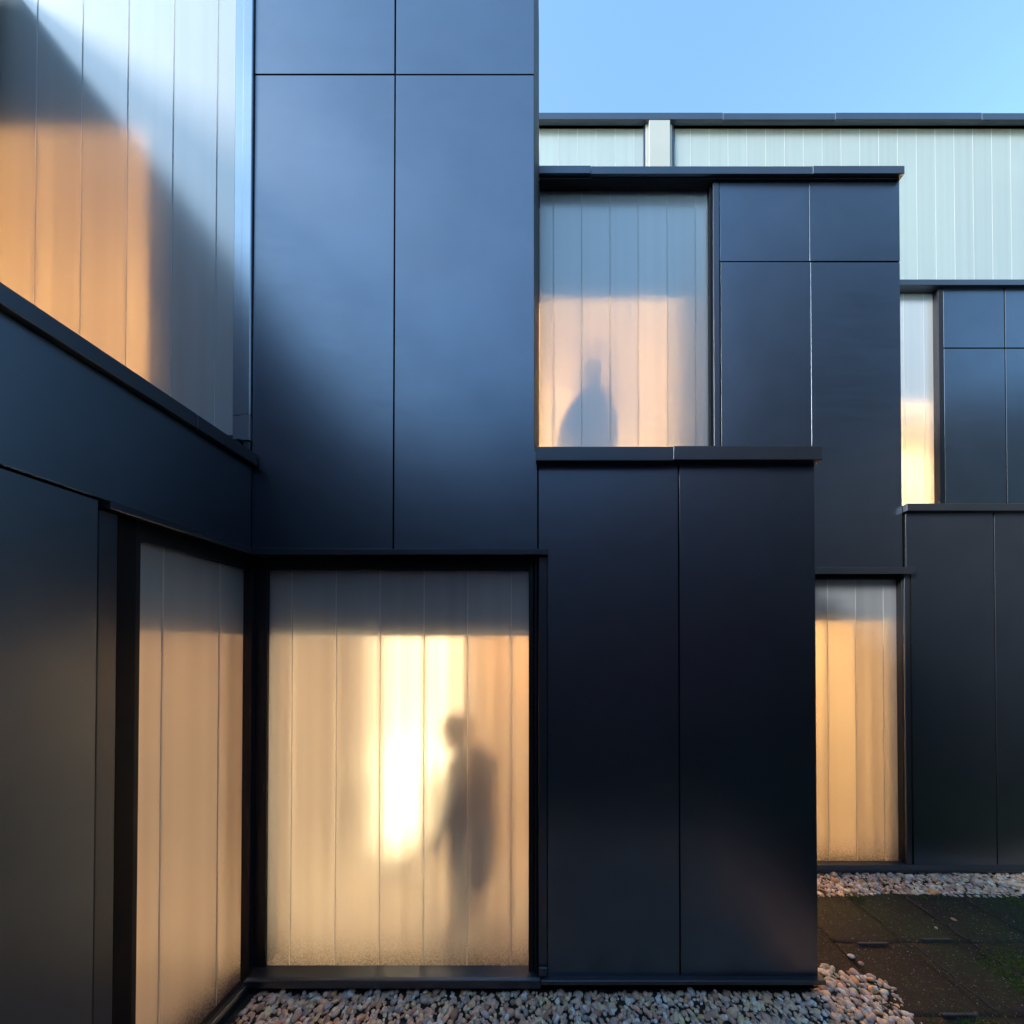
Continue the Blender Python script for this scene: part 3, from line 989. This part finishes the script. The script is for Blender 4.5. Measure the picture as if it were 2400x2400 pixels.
# ------------------------------------------------------------------ RIGHT GROUND BLOCK (same plane as the middle block)
rlow = thing('right_ground_block', 'single storey dark clad block on the far right standing on gravel', 'building', (0, 0, 0))
zec = fz(1197, YC - 0.035)
zet = fz(1180, YC - 0.035)
xe0, xe1, xe2 = fx(2123, YC, 1260), fx(2332, YC, 1600), fx(2335, YC, 1600)
xen = fx(2139, YC, 1700)
zeb = fz(2027, YC)
panel_poly(rlow, [(xen, zeb), (xe1, zeb), (xe1, zec + 0.01), (xe0, zec + 0.01), (xe0, zl), (xen, zl)], YC)
for k in range(4):
    panel(rlow, xe2 + 0.8 * k, xe2 + 0.8 * k + 0.79, zeb, zec + 0.01, YC)
boxes('inner_wall', [(xe0, 7.0, YC + 0.018, YC + 0.1, 2.60, zec), (xen, 7.0, YC + 0.018, YC + 0.1, 0.0, 2.6), (6.9, 7.0, YC + .1, 6.5, 0, zec), (xe0, 7.0, 6.4, 6.5, 0, zec)], M['core'], rlow)
for a, b_ in ((XC1 + 0.004, xe0 + 2.4), (xe0 + 2.402, 7.0)):
    prism('coping', [(YC - 0.037, zec), (YC - 0.037, zet), (YC + 0.30, zet - 0.02), (YC + 0.30, zet - 0.06), (YC - 0.02, zec)], a, b_, M['metal'], rlow, 'X', 0.002)
box('roof', XC1, 7.0, YC + 0.301, YD + 0.02, zet - 0.08, zet - 0.04, M['roof'], rlow)
for a, b_ in ((XB1, fx(2128, YC, 2030)), (fx(2128, YC, 2030) + 0.002, 7.0)):
    prism('sill', [(YC - 0.025, 0.01), (YC - 0.025, 0.03), (YC + 0.0, zqs - 0.004), (YC + 0.06, zqs - 0.004), (YC + 0.06, 0.01)], a, b_, M['metal'], rlow, 'X', 0.003)
box('plinth', XB1, 7.0, YC + 0.012, YC + 0.06, -0.06, 0.03, M['core'], rlow)

# ------------------------------------------------------------------ UPPER RIGHT BLOCK
up = thing('upper_right_block', 'upper dark clad block at right with narrow lit window and coping', 'building', (0, 0, 0))
GD = YD + 0.06
zdc = fz(668, YD - 0.04)
zdh0, zdh1 = fz(817.5, YD), fz(814.5, YD)
d0, d1, d2 = fx(2213, YD, 900), fx(2355, YD, 900), fx(2358, YD, 900)
zd0 = zet - 0.1
panel(up, d0, d1, zdh1, zdc + 0.01, YD)
panel(up, d0, d1, zd0, zdh0, YD)
for k in range(3):
    panel(up, d2 + 0.8 * k, d2 + 0.8 * k + 0.79, zdh1, zdc + 0.01, YD)
    panel(up, d2 + 0.8 * k, d2 + 0.8 * k + 0.79, zd0, zdh0, YD)
boxes('inner_wall', [(d0 - 0.02, 8.4, YD + 0.018, YD + 0.1, zd0 - 0.1, zdc), (8.3, 8.4, YD + .1, 6.5, zd0 - .1, zdc), (XC1, 8.4, 6.4, 6.5, zd0 - .1, zdc)], M['core'], up)
prism('coping', [(YD - 0.042, zdc), (YD - 0.042, ZD), (YD + 0.30, ZD - 0.03), (YD + 0.30, ZD - 0.09), (YD - 0.02, zdc)], XC1 - 0.6, 8.4, M['metal'], up, 'X', 0.002)
box('roof', XC1 - 0.6, 8.4, YD + 0.10, YF, zdc - 0.05, zdc - 0.003, M['roof'], up)
xdg = fx(2194, GD, 900)
zd1 = fz(685, GD)
wd = boxes('window', [(XC1 - 0.05, xdg + 0.01, YD + 0.03, GD + 0.09, zd1, zdc), (xdg, fx(2199, GD - 0.03, 900), GD - 0.03, GD + 0.09, zd0, zd1)], M['frame'], up, 0.002)
ge = [fx(2072, GD, 900)] + [fx(p, GD, 900) for p in (2119, 2166)] + [xdg + 0.015]
glazing(wd, ge, zd0, zd1 + 0.01, GD, M['glass_up'])
box('trim_post', fx(2200, YD, 900), fx(2211, YD, 900), YD - 0.004, GD + 0.05, zd0, zdc - 0.01, M['frame'], up, 0.003)
zceil_d = fz(948, GD + 0.06)
box('bulkhead', XC1, xdg + 0.05, GD + 0.045, GD + 0.16, zceil_d, zdc - 0.1, M['backing'], up)
boxes('room_shell', [(XC1, xdg + 0.3, YD + 0.1, 6.3, 3.0, 3.09), (XC1, xdg + 0.3, GD + 0.17, 6.3, zceil_d + 0.02, zceil_d + 0.08),
                     (XC1, xdg + 0.3, 6.2, 6.3, 3.09, zceil_d), (xdg + 0.2, xdg + 0.3, GD + .1, 6.2, 3.09, zceil_d), (XC1 - .01, XC1 + 0.05, GD + .1, 6.2, 3.09, zceil_d)], M['plaster'], up)

# ------------------------------------------------------------------ REAR HALL
hall = thing('rear_hall', 'long pale channel glass hall with dark coping rising behind the clad blocks', 'building', (0, 0, 0))
GF = YF + 0.03
zfc = fz(281, YF - 0.05)
zf1, zf0 = fz(296, GF), 5.9
px = [1264 + 0] + [1308.5 + 44.4 * k for k in range(5)]
eL = [fx(p, GF, 400) for p in px] + [fx(1509, GF, 400)]
eL[0] = eL[1] - 0.263
eL = [eL[0] - 0.263 * 2, eL[0] - 0.263] + eL
eR = [fx(1581, GF, 400)] + [fx(1618 + 44.15 * k, GF, 400) for k in range(24)]
wh = boxes('window', [(eL[0], fx(1510, GF, 400), YF, GF + 0.08, zf1, fz(287, YF)), (fx(1508.5, YF, 400), fx(1512, YF, 400), YF, GF + 0.08, zf0, zf1)], M['metal'], hall, 0.0015)
glazing(wh, eL, zf0, zf1 + 0.005, GF, M['glass_white'])
wh2 = boxes('window', [(fx(1576, YF, 400), eR[-1], YF, GF + 0.08, zf1, fz(287, YF)), (fx(1576, YF, 400), fx(1580.5, YF, 400), YF, GF + 0.08, zf0, zf1)], M['metal'], hall, 0.0015)
glazing(wh2, eR, zf0, zf1 + 0.005, GF, M['glass_white'])
xw = [fx(p, YF, 350) for p in (1513, 1519, 1568, 1575)]
boxes('white_post', [(xw[0], xw[1], YF - 0.01, YF + 0.1, zf0, fz(284, YF)), (xw[1] + .001, xw[2] - .001, YF - 0.05, YF + 0.1, zf0, fz(281, YF)), (xw[2], xw[3], YF - 0.01, YF + 0.1, zf0, fz(284, YF))], M['white_metal'], hall, 0.004)
xcuts = [-1.0, fx(1690, YF, 300), fx(1950, YF, 300), fx(2290, YF, 300), 9.2]
for k in range(4):
    prism('coping', [(YF - 0.055, zfc - 0.004 * (k % 2)), (YF - 0.055, ZF - 0.006 * (k % 2)), (YF + 0.4, ZF - 0.04), (YF + 0.4, zfc), (YF - 0.03, zfc)], xcuts[k] + 0.001, xcuts[k + 1] - 0.001, M['metal'], hall, 'X', 0.003)
box('inner_wall', -1.0, 9.2, YF + 0.16, YF + 0.22, 5.0, zfc, M['backing'], hall)
box('head_batten', -1.0, 9.2, YF + 0.0, YF + 0.16, fz(287, YF) + 0.001, zfc, M['core'], hall)
# a few boards behind the glass on the right show through as darker strips
for p in (2278, 2322, 2366, 2410):
    box('inner_board', fx(p, GF + 0.1, 600), fx(p + 27, GF + 0.1, 600), GF + 0.07, GF + 0.10, zf0, fz(440, GF + .1), plain('green_grey_board', (0.12, 0.16, 0.16), 0.9), hall)
box('roof', -1.0, 9.2, YF + 0.4, 12, ZF - 0.2, ZF - 0.05, M['roof'], hall)
box('end_wall', 9.1, 9.2, YF + 0.25, 12, 0, ZF - 0.21, M['core'], hall)
box('end_wall', -1.0, -0.9, YF + 0.41, 12, 7.0, ZF - 0.21, M['core'], hall)

# ------------------------------------------------------------------ OPPOSITE SIDE OF THE COURT (behind the camera, mirrored in the boards)
opp = thing('opposite_block', 'dark clad block across the court behind the viewer', 'building', (0, 0, 0), kind='structure')
boxes('inner_wall', [(-14, 5.6, -8, -4.02, 0, 7.3), (5.6, 13.5, -9, -5.02, 0, 15.5), (13.5, 30, -8, -6, 0, 6)], M['far'], opp)
for k in range(24):
    box('cladding_panel', -13.6 + 0.8 * k, -13.6 + 0.8 * k + 0.79, -4.015, -4.0, 0.02, 7.3, M['far'], opp)
for k in range(9):
    box('cladding_panel', 5.87 + 0.83 * k, 6.7 + 0.83 * k + 0.82, -5.015, -5.0, 0.02, 15.5, M['far'], opp)


side = thing('sky_screen_block', 'unseen dark block added to shut out sky light on the right', 'building', (0, 0, 0), kind='structure')  # unseen block added to darken the walls and reflections on the right
box('inner_wall', 7.3, 12, -3.9, 2.7, 0, 6.6, M['roof'], side)
for k in range(8):
    box('cladding_panel', 7.28, 7.295, -3.9 + 0.82 * k, -3.9 + 0.82 * k + 0.81, 0.02, 6.6, M['roof'], side)

# ------------------------------------------------------------------ PEOPLE
def skin_body(name, nodes, edges, m, parent, sub=2):
    names = list(nodes)
    me = bpy.data.meshes.new(name)
    me.from_pydata([nodes[n][0] for n in names], [(names.index(a), names.index(b)) for a, b in edges], [])
    o = link(name, me, m, parent)
    sk = o.modifiers.new('skin', 'SKIN')
    sk.use_smooth_shade = True
    for i, n in enumerate(names):
        v = me.skin_vertices[0].data[i]
        rr = nodes[n][1]
        v.radius = rr if isinstance(rr, tuple) else (rr, rr)
        v.use_root = (i == 0)
    ss = o.modifiers.new('sub', 'SUBSURF')
    ss.levels = ss.render_levels = sub
    return o


def loft(name, rings, m, parent, seg=28, cap=True):
    """rings: (cx, cy, cz, rx, ry)"""
    bm = bmesh.new()
    rs = []
    for cx_, cy_, cz_, rx, ry in rings:
        rs.append([bm.verts.new((cx_ + rx * math.cos(2 * math.pi * i / seg), cy_ + ry * math.sin(2 * math.pi * i / seg), cz_)) for i in range(seg)])
    for a, b in zip(rs, rs[1:]):
        for i in range(seg):
            j = (i + 1) % seg
            bm.faces.new([a[i], a[j], b[j], b[i]])
    if cap:
        bm.faces.new(rs[0][::-1])
        bm.faces.new(rs[-1])
    return finish(bm, name, m, parent, smooth=True)


def head_nodes(d, hx, hy, hz, sc=1.0, face=(0, -1)):
    """adds a head (skull, brow, nose, chin) facing the given direction, centre at (hx,hy,hz)"""
    fx_, fy_ = face
    def P(f, z):
        return (hx + fx_ * f * sc, hy + fy_ * f * sc, hz + z * sc)
    d['skull_base'] = (P(-0.01, -0.07), 0.062 * sc)
    d['skull'] = (P(-0.005, 0.015), 0.088 * sc)
    d['crown'] = (P(-0.008, 0.088), 0.040 * sc)
    d['jaw'] = (P(0.045, -0.075), 0.040 * sc)
    d['chin'] = (P(0.078, -0.098), 0.022 * sc)
    d['nose'] = (P(0.105, -0.012), 0.014 * sc)


HEAD_E = [('skull_base', 'skull'), ('skull', 'crown'), ('skull_base', 'jaw'), ('jaw', 'chin'), ('skull', 'nose')]


def hand(d, e, key, wrist, direction, side, sc=1.0):
    """palm, five separate curled fingers and a thumb"""
    w = Vector(wrist)
    f = Vector(direction).normalized()
    s = Vector(side).normalized()
    n = f.cross(s)
    d[key + 'palm'] = (tuple(w + f * 0.045 * sc), (0.030 * sc, 0.018 * sc))
    e.append((key + 'wrist', key + 'palm'))
    for i, (o, ln) in enumerate(((-0.030, 0.062), (-0.010, 0.074), (0.010, 0.070), (0.029, 0.055))):
        a = w + f * 0.085 * sc + s * o * sc
        b = a + (f * 0.8 + n * 0.35).normalized() * ln * 0.55 * sc
        c = b + (f * 0.35 + n * 0.9).normalized() * ln * 0.5 * sc
        d[f'{key}k{i}'] = (tuple(a), 0.0095 * sc)
        d[f'{key}m{i}'] = (tuple(b), 0.0085 * sc)
        d[f'{key}t{i}'] = (tuple(c), 0.0075 * sc)
        e += [(key + 'palm', f'{key}k{i}'), (f'{key}k{i}', f'{key}m{i}'), (f'{key}m{i}', f'{key}t{i}')]
    a = w + f * 0.045 * sc - s * 0.038 * sc + n * 0.006
    b = a + (f * 0.7 - s * 0.35 + n * 0.5).normalized() * 0.04 * sc
    d[key + 'th0'] = (tuple(a), 0.011 * sc)
    d[key + 'th1'] = (tuple(b), 0.009 * sc)
    e += [(key + 'palm', key + 'th0'), (key + 'th0', key + 'th1')]


# person in the ground window: stands side on, facing left, one arm forward and down
YP = 2.33
pa = thing('person', 'blurred person in dark coat standing side on behind the large ground window', 'person', (fx(1098, YP, 1900), YP, 0.031))
hA = fz(1672, YP) - 0.031
k = hA / 1.62
d, e = {}, []
hx = fx(1062, YP, 1720) - fx(1098, YP, 1900)
d['pelvis'] = ((0.01, 0, 0.83 * k), (0.13 * k, 0.10 * k))
d['waist'] = ((0.015, 0, 0.98 * k), (0.115 * k, 0.09 * k))
d['chest'] = ((0.0, 0, 1.20 * k), (0.135 * k, 0.105 * k))
d['neck'] = ((-0.035, 0, 1.35 * k), 0.055 * k)
head_nodes(d, hx, 0, hA - 0.125, 0.98, face=(-1, 0.0))
e += [('pelvis', 'waist'), ('waist', 'chest'), ('chest', 'neck'), ('neck', 'skull_base')] + HEAD_E
for s_, key, ang in ((-1, 'l', 0.5), (1, 'r', 0.2)):
    d[key + 'sh'] = ((0.0, s_ * 0.15 * k, 1.27 * k), 0.055 * k)
    d[key + 'el'] = ((-0.02 - 0.10 * ang, s_ * 0.19 * k, 1.0 * k), 0.042 * k)
    d[key + 'wrist'] = ((-0.05 - 0.19 * ang, s_ * 0.16 * k, (0.80 + 0.02 * ang) * k), 0.028 * k)
    e += [('chest', key + 'sh'), (key + 'sh', key + 'el'), (key + 'el', key + 'wrist')]
    hand(d, e, key, d[key + 'wrist'][0], (-0.3, 0, -1), (0.9, 0, -0.3), 0.95 * k)
    d[key + 'hip'] = ((0.01, s_ * 0.085, 0.78 * k), 0.085 * k)
    d[key + 'kn'] = ((0.0 + 0.03 * s_, s_ * 0.09, 0.43 * k), 0.058 * k)
    d[key + 'an'] = ((0.03 + 0.05 * s_, s_ * 0.09, 0.08), 0.038 * k)
    d[key + 'toe'] = ((-0.11 + 0.05 * s_, s_ * 0.095, 0.035), (0.04, 0.032))
    e += [('pelvis', key + 'hip'), (key + 'hip', key + 'kn'), (key + 'kn', key + 'an'), (key + 'an', key + 'toe')]
skin_body('body', d, e, M['skin'], pa)
loft('coat', [(0.03, 0, 0.40 * k, 0.150, 0.17), (0.03, 0, 0.60 * k, 0.165, 0.18), (0.025, 0, 0.80 * k, 0.165, 0.18), (0.025, 0, 1.0 * k, 0.155, 0.17), (0.03, 0, 1.15 * k, 0.165, 0.19), (0.03, 0, 1.26 * k, 0.160, 0.19), (0.015, 0, 1.32 * k, 0.125, 0.15), (-0.01, 0, 1.36 * k, 0.075, 0.09), (-0.03, 0, 1.40 * k, 0.05, 0.055)], M['charcoal'], pa)
for s_, key, ang in ((-1, 'l', 0.5), (1, 'r', 0.2)):
    sn = {'a': ((0.0, s_ * 0.15 * k, 1.28 * k), 0.075 * k), 'b': (d[key + 'el'][0], 0.06 * k), 'c': (d[key + 'wrist'][0], 0.045 * k)}
    skin_body('sleeve', sn, [('a', 'b'), ('b', 'c')], M['charcoal'], pa)
    tn = {'a': (d[key + 'hip'][0], 0.10 * k), 'b': (d[key + 'kn'][0], 0.075 * k), 'c': (d[key + 'an'][0], 0.058 * k)}
    skin_body('trouser_leg', tn, [('a', 'b'), ('b', 'c')], M['tan'], pa)
loft('hair', [(hx + 0.035, 0, hA - 0.20, 0.05, 0.06), (hx + 0.028, 0, hA - 0.13, 0.085, 0.088), (hx + 0.018, 0, hA - 0.07, 0.098, 0.09), (hx + 0.012, 0, hA - 0.04, 0.084, 0.078), (hx + 0.008, 0, hA - 0.018, 0.058, 0.055), (hx + 0.004, 0, hA - 0.005, 0.03, 0.03), (hx, 0, hA, 0.008, 0.008)], M['hair'], pa)

# person at the upper window: back to the glass, both arms held out from the body
YQ = 3.28
pb = thing('person', 'blurred person with arms held out at the upper middle window', 'person', (fx(1388, YQ, 900), YQ, 3.091))
hB = fz(848, YQ) - 3.091
k = hB / 1.66
d, e = {}, []
d['pelvis'] = ((0, 0, 0.88 * k), (0.12 * k, 0.10 * k))
d['waist'] = ((0, 0, 1.04 * k), (0.11 * k, 0.09 * k))
d['chest'] = ((0, 0, 1.25 * k), (0.13 * k, 0.10 * k))
d['neck'] = ((0, 0, 1.41 * k), 0.058 * k)
head_nodes(d, 0.005, 0, hB - 0.13, 1.0, face=(0.25, 0.97))
e += [('pelvis', 'waist'), ('waist', 'chest'), ('chest', 'neck'), ('neck', 'skull_base')] + HEAD_E
for s_, key in ((-1, 'l'), (1, 'r')):
    d[key + 'sh'] = ((s_ * 0.12 * k, 0, 1.31 * k), 0.052 * k)
    d[key + 'el'] = ((s_ * (0.23 if s_ < 0 else 0.19) * k, -0.02, 1.08 * k), 0.042 * k)
    d[key + 'wrist'] = ((s_ * (0.32 if s_ < 0 else 0.20) * k, 0.06, 0.85 * k), 0.028 * k)
    e += [('chest', key + 'sh'), (key + 'sh', key + 'el'), (key + 'el', key + 'wrist')]
    hand(d, e, key, d[key + 'wrist'][0], (0.1 * s_, 0.2, -1), (0, 1, 0.1), k)
    d[key + 'hip'] = ((s_ * 0.09, 0, 0.84 * k), 0.085 * k)
    d[key + 'kn'] = ((s_ * 0.10, -0.01, 0.46 * k), 0.058 * k)
    d[key + 'an'] = ((s_ * 0.10, 0.02, 0.08), 0.038 * k)
    d[key + 'toe'] = ((s_ * 0.12, 0.16, 0.035), (0.04, 0.032))
    e += [('pelvis', key + 'hip'), (key + 'hip', key + 'kn'), (key + 'kn', key + 'an'), (key + 'an', key + 'toe')]
skin_body('body', d, e, M['skin'], pb)
loft('jacket', [(-0.08, 0, 0.74 * k, 0.24, 0.15), (-0.06, 0, 0.92 * k, 0.20, 0.14), (-0.03, 0, 1.08 * k, 0.16, 0.13), (-0.01, 0, 1.22 * k, 0.140, 0.115), (0, 0, 1.33 * k, 0.112, 0.095), (0, 0, 1.40 * k, 0.075, 0.07), (0, 0, 1.46 * k, 0.055, 0.055)], M['navy'], pb)
for s_, key in ((-1, 'l'), (1, 'r')):
    sn = {'a': ((s_ * 0.10 * k, 0, 1.30 * k), 0.070 * k), 'b': (d[key + 'el'][0], 0.066 * k), 'c': (d[key + 'wrist'][0], 0.052 * k)}
    skin_body('sleeve', sn, [('a', 'b'), ('b', 'c')], M['navy'], pb)
    tn = {'a': (d[key + 'hip'][0], 0.10 * k), 'b': (d[key + 'kn'][0], 0.078 * k), 'c': (d[key + 'an'][0], 0.06 * k)}
    skin_body('trouser_leg', tn, [('a', 'b'), ('b', 'c')], M['denim'], pb)
loft('hair', [(0.0, -0.03, hB - 0.25, 0.055, 0.05), (0.0, -0.03, hB - 0.22, 0.068, 0.06), (0, -0.02, hB - 0.18, 0.084, 0.08), (0, -0.012, hB - 0.13, 0.092, 0.093), (0, -0.01, hB - 0.08, 0.090, 0.096), (0, -0.005, hB - 0.045, 0.078, 0.085), (0, 0, hB - 0.02, 0.056, 0.062), (0, 0, hB - 0.006, 0.03, 0.034), (0, 0, hB, 0.008, 0.008)], M['hair'], pb)

# ------------------------------------------------------------------ LAMPS INSIDE
YLP = 2.95
fl = thing('floor_lamp', 'bright glowing lamp behind the frosted glass left of the standing person', 'lamp', (fx(940, YLP, 1900), YLP, 0.031))
loft('lamp_base', [(0, 0, 0.0, 0.15, 0.15), (0, 0, 0.02, 0.15, 0.15), (0, 0, 0.03, 0.03, 0.03), (0, 0, 0.26, 0.012, 0.012)], M['frame'], fl)
loft('lamp_shade', [(0, 0, 0.26, 0.12, 0.12), (0, 0, 0.32, 0.16, 0.16), (0, 0, 1.0, 0.16, 0.16), (0, 0, 1.06, 0.12, 0.12)], M['shade'], fl)

pl = thing('doorway_glow', 'tall glowing stand-in for a lit doorway behind the person in the ground window', 'light', (fx(980, 3.3, 1700), 3.3, 0.031))  # glowing sheet added in place of a lit doorway
box('glow_sheet', -0.40, 0.40, -0.03, 0.0, 0.75, 2.42, M['glow'], pl, 0.01)
boxes('frame', [(-0.43, -0.405, -0.03, 0.03, 0.0, 2.45), (0.405, 0.43, -0.03, 0.03, 0.0, 2.45), (-0.43, 0.43, 0.002, 0.03, 0.70, 2.45)], M['white_metal'], pl)

WARM = (1.0, 0.56, 0.27)


def washer(name, x, y, z, energy, color, w=0.9, tilt=62, yaw=0):
    """wall washer: strip lamp fixed at the head of the window, aimed at the back wall of the room"""
    o = lamp(name, (x, y, z), energy, w, color, (R(tilt), 0, R(yaw)), 0.12)
    o.data.spread = R(150)
    return o


washer('wall_washer_window', -0.7, 2.42, 2.40, 17, (1.0, 0.45, 0.15), 1.2)
washer('wall_washer_left', -2.05, 0.6, 2.40, 12, (1.0, 0.46, 0.19), 1.0, 62, 90)
washer('wall_washer_right', 2.0, 3.35, 2.42, 34, (1.0, 0.60, 0.24), 0.4)
washer('wall_washer_upper_left', -3.9, 2.25, 4.80, 72, (1.0, 0.55, 0.20), 1.8, 50)
washer('wall_washer_upper_middle', 0.15, 3.85, 4.98, 66, (1.0, 0.60, 0.19), 1.0, 48)
washer('wall_washer_upper_right', 4.5, 4.7, 4.98, 100, (1.0, 0.64, 0.30), 0.7, 40)

# ------------------------------------------------------------------ SMALL THINGS ON THE GROUND
def tuft(px, py, seed, label):
    y = CAM_H / ((py - 1525) / 790.0)
    t = thing('dry_weed', label, 'weed', (fx(px, y, py), y, 0.0), 'withered weeds in the gravel')
    r_ = random.Random(seed)
    for _ in range(9):
        bm = bmesh.new()
        a, ln, w = r_.uniform(0, 6.28), r_.uniform(0.03, 0.075), r_.uniform(0.0012, 0.0028)
        prev = None
        for q in range(5):
            tt = q / 4
            c = Vector((math.cos(a) * ln * tt, math.sin(a) * ln * tt, ln * (0.9 * tt - 0.75 * tt * tt) + 0.004))
            sd2 = Vector((-math.sin(a), math.cos(a), 0.3)) * w * (1 - tt * 0.9)
            cur = [bm.verts.new(c - sd2), bm.verts.new(c + Vector((0, 0, w))), bm.verts.new(c + sd2)]
            if prev:
                bm.faces.new([prev[0], prev[1], cur[1], cur[0]])
                bm.faces.new([prev[1], prev[2], cur[2], cur[1]])
            prev = cur
        finish(bm, 'blade', M['straw'], t)
    return t


M['straw'] = plain('withered_straw', (0.10, 0.065, 0.04), 0.8)
tuft(2068, 2348, 4, 'small withered brown weed at the curved gravel edge by the slabs')
tuft(1803, 2372, 9, 'withered brown weed in the gravel below the wide dark box')
M['pebble_pale'] = plain('pale_pebble', (0.55, 0.52, 0.50), 0.5)
M['pebble_pink'] = plain('pink_pebble', (0.45, 0.28, 0.22), 0.5)
for (px, py, sz, mm, lb) in ((1995, 2237, 0.016, 'pebble_pale', 'white pebble lying on dark soil just right of the box corner'),
                             (2235, 2151, 0.012, 'pebble_pink', 'pink pebble lying on the green mossy slab'),
                             (2194, 2170, 0.009, 'pebble_pale', 'small pale pebble on the slab left of the pink one'),
                             (2018, 2253, 0.013, 'pebble_pink', 'brown pebble strayed just above the gravel heap')):
    y = CAM_H / ((py - 1525) / 790.0)
    bm = bmesh.new()
    bmesh.ops.create_icosphere(bm, subdivisions=3, radius=1)
    for v in bm.verts:
        f_ = 1 + 0.12 * noise.noise(v.co * 1.3 + Vector((px, 0, 0)))
        v.co = Vector((v.co.x * sz * 1.35, v.co.y * sz, v.co.z * sz * 0.6)) * f_
    o = finish(bm, 'pebble', M[mm], smooth=True, label=lb, category='pebble', group='stray pebbles on the slabs')
    o.location = (fx(px, y, py), y, sz * 0.5 - 0.004)
    o.rotation_euler = (0, 0, rnd.uniform(0, 3))
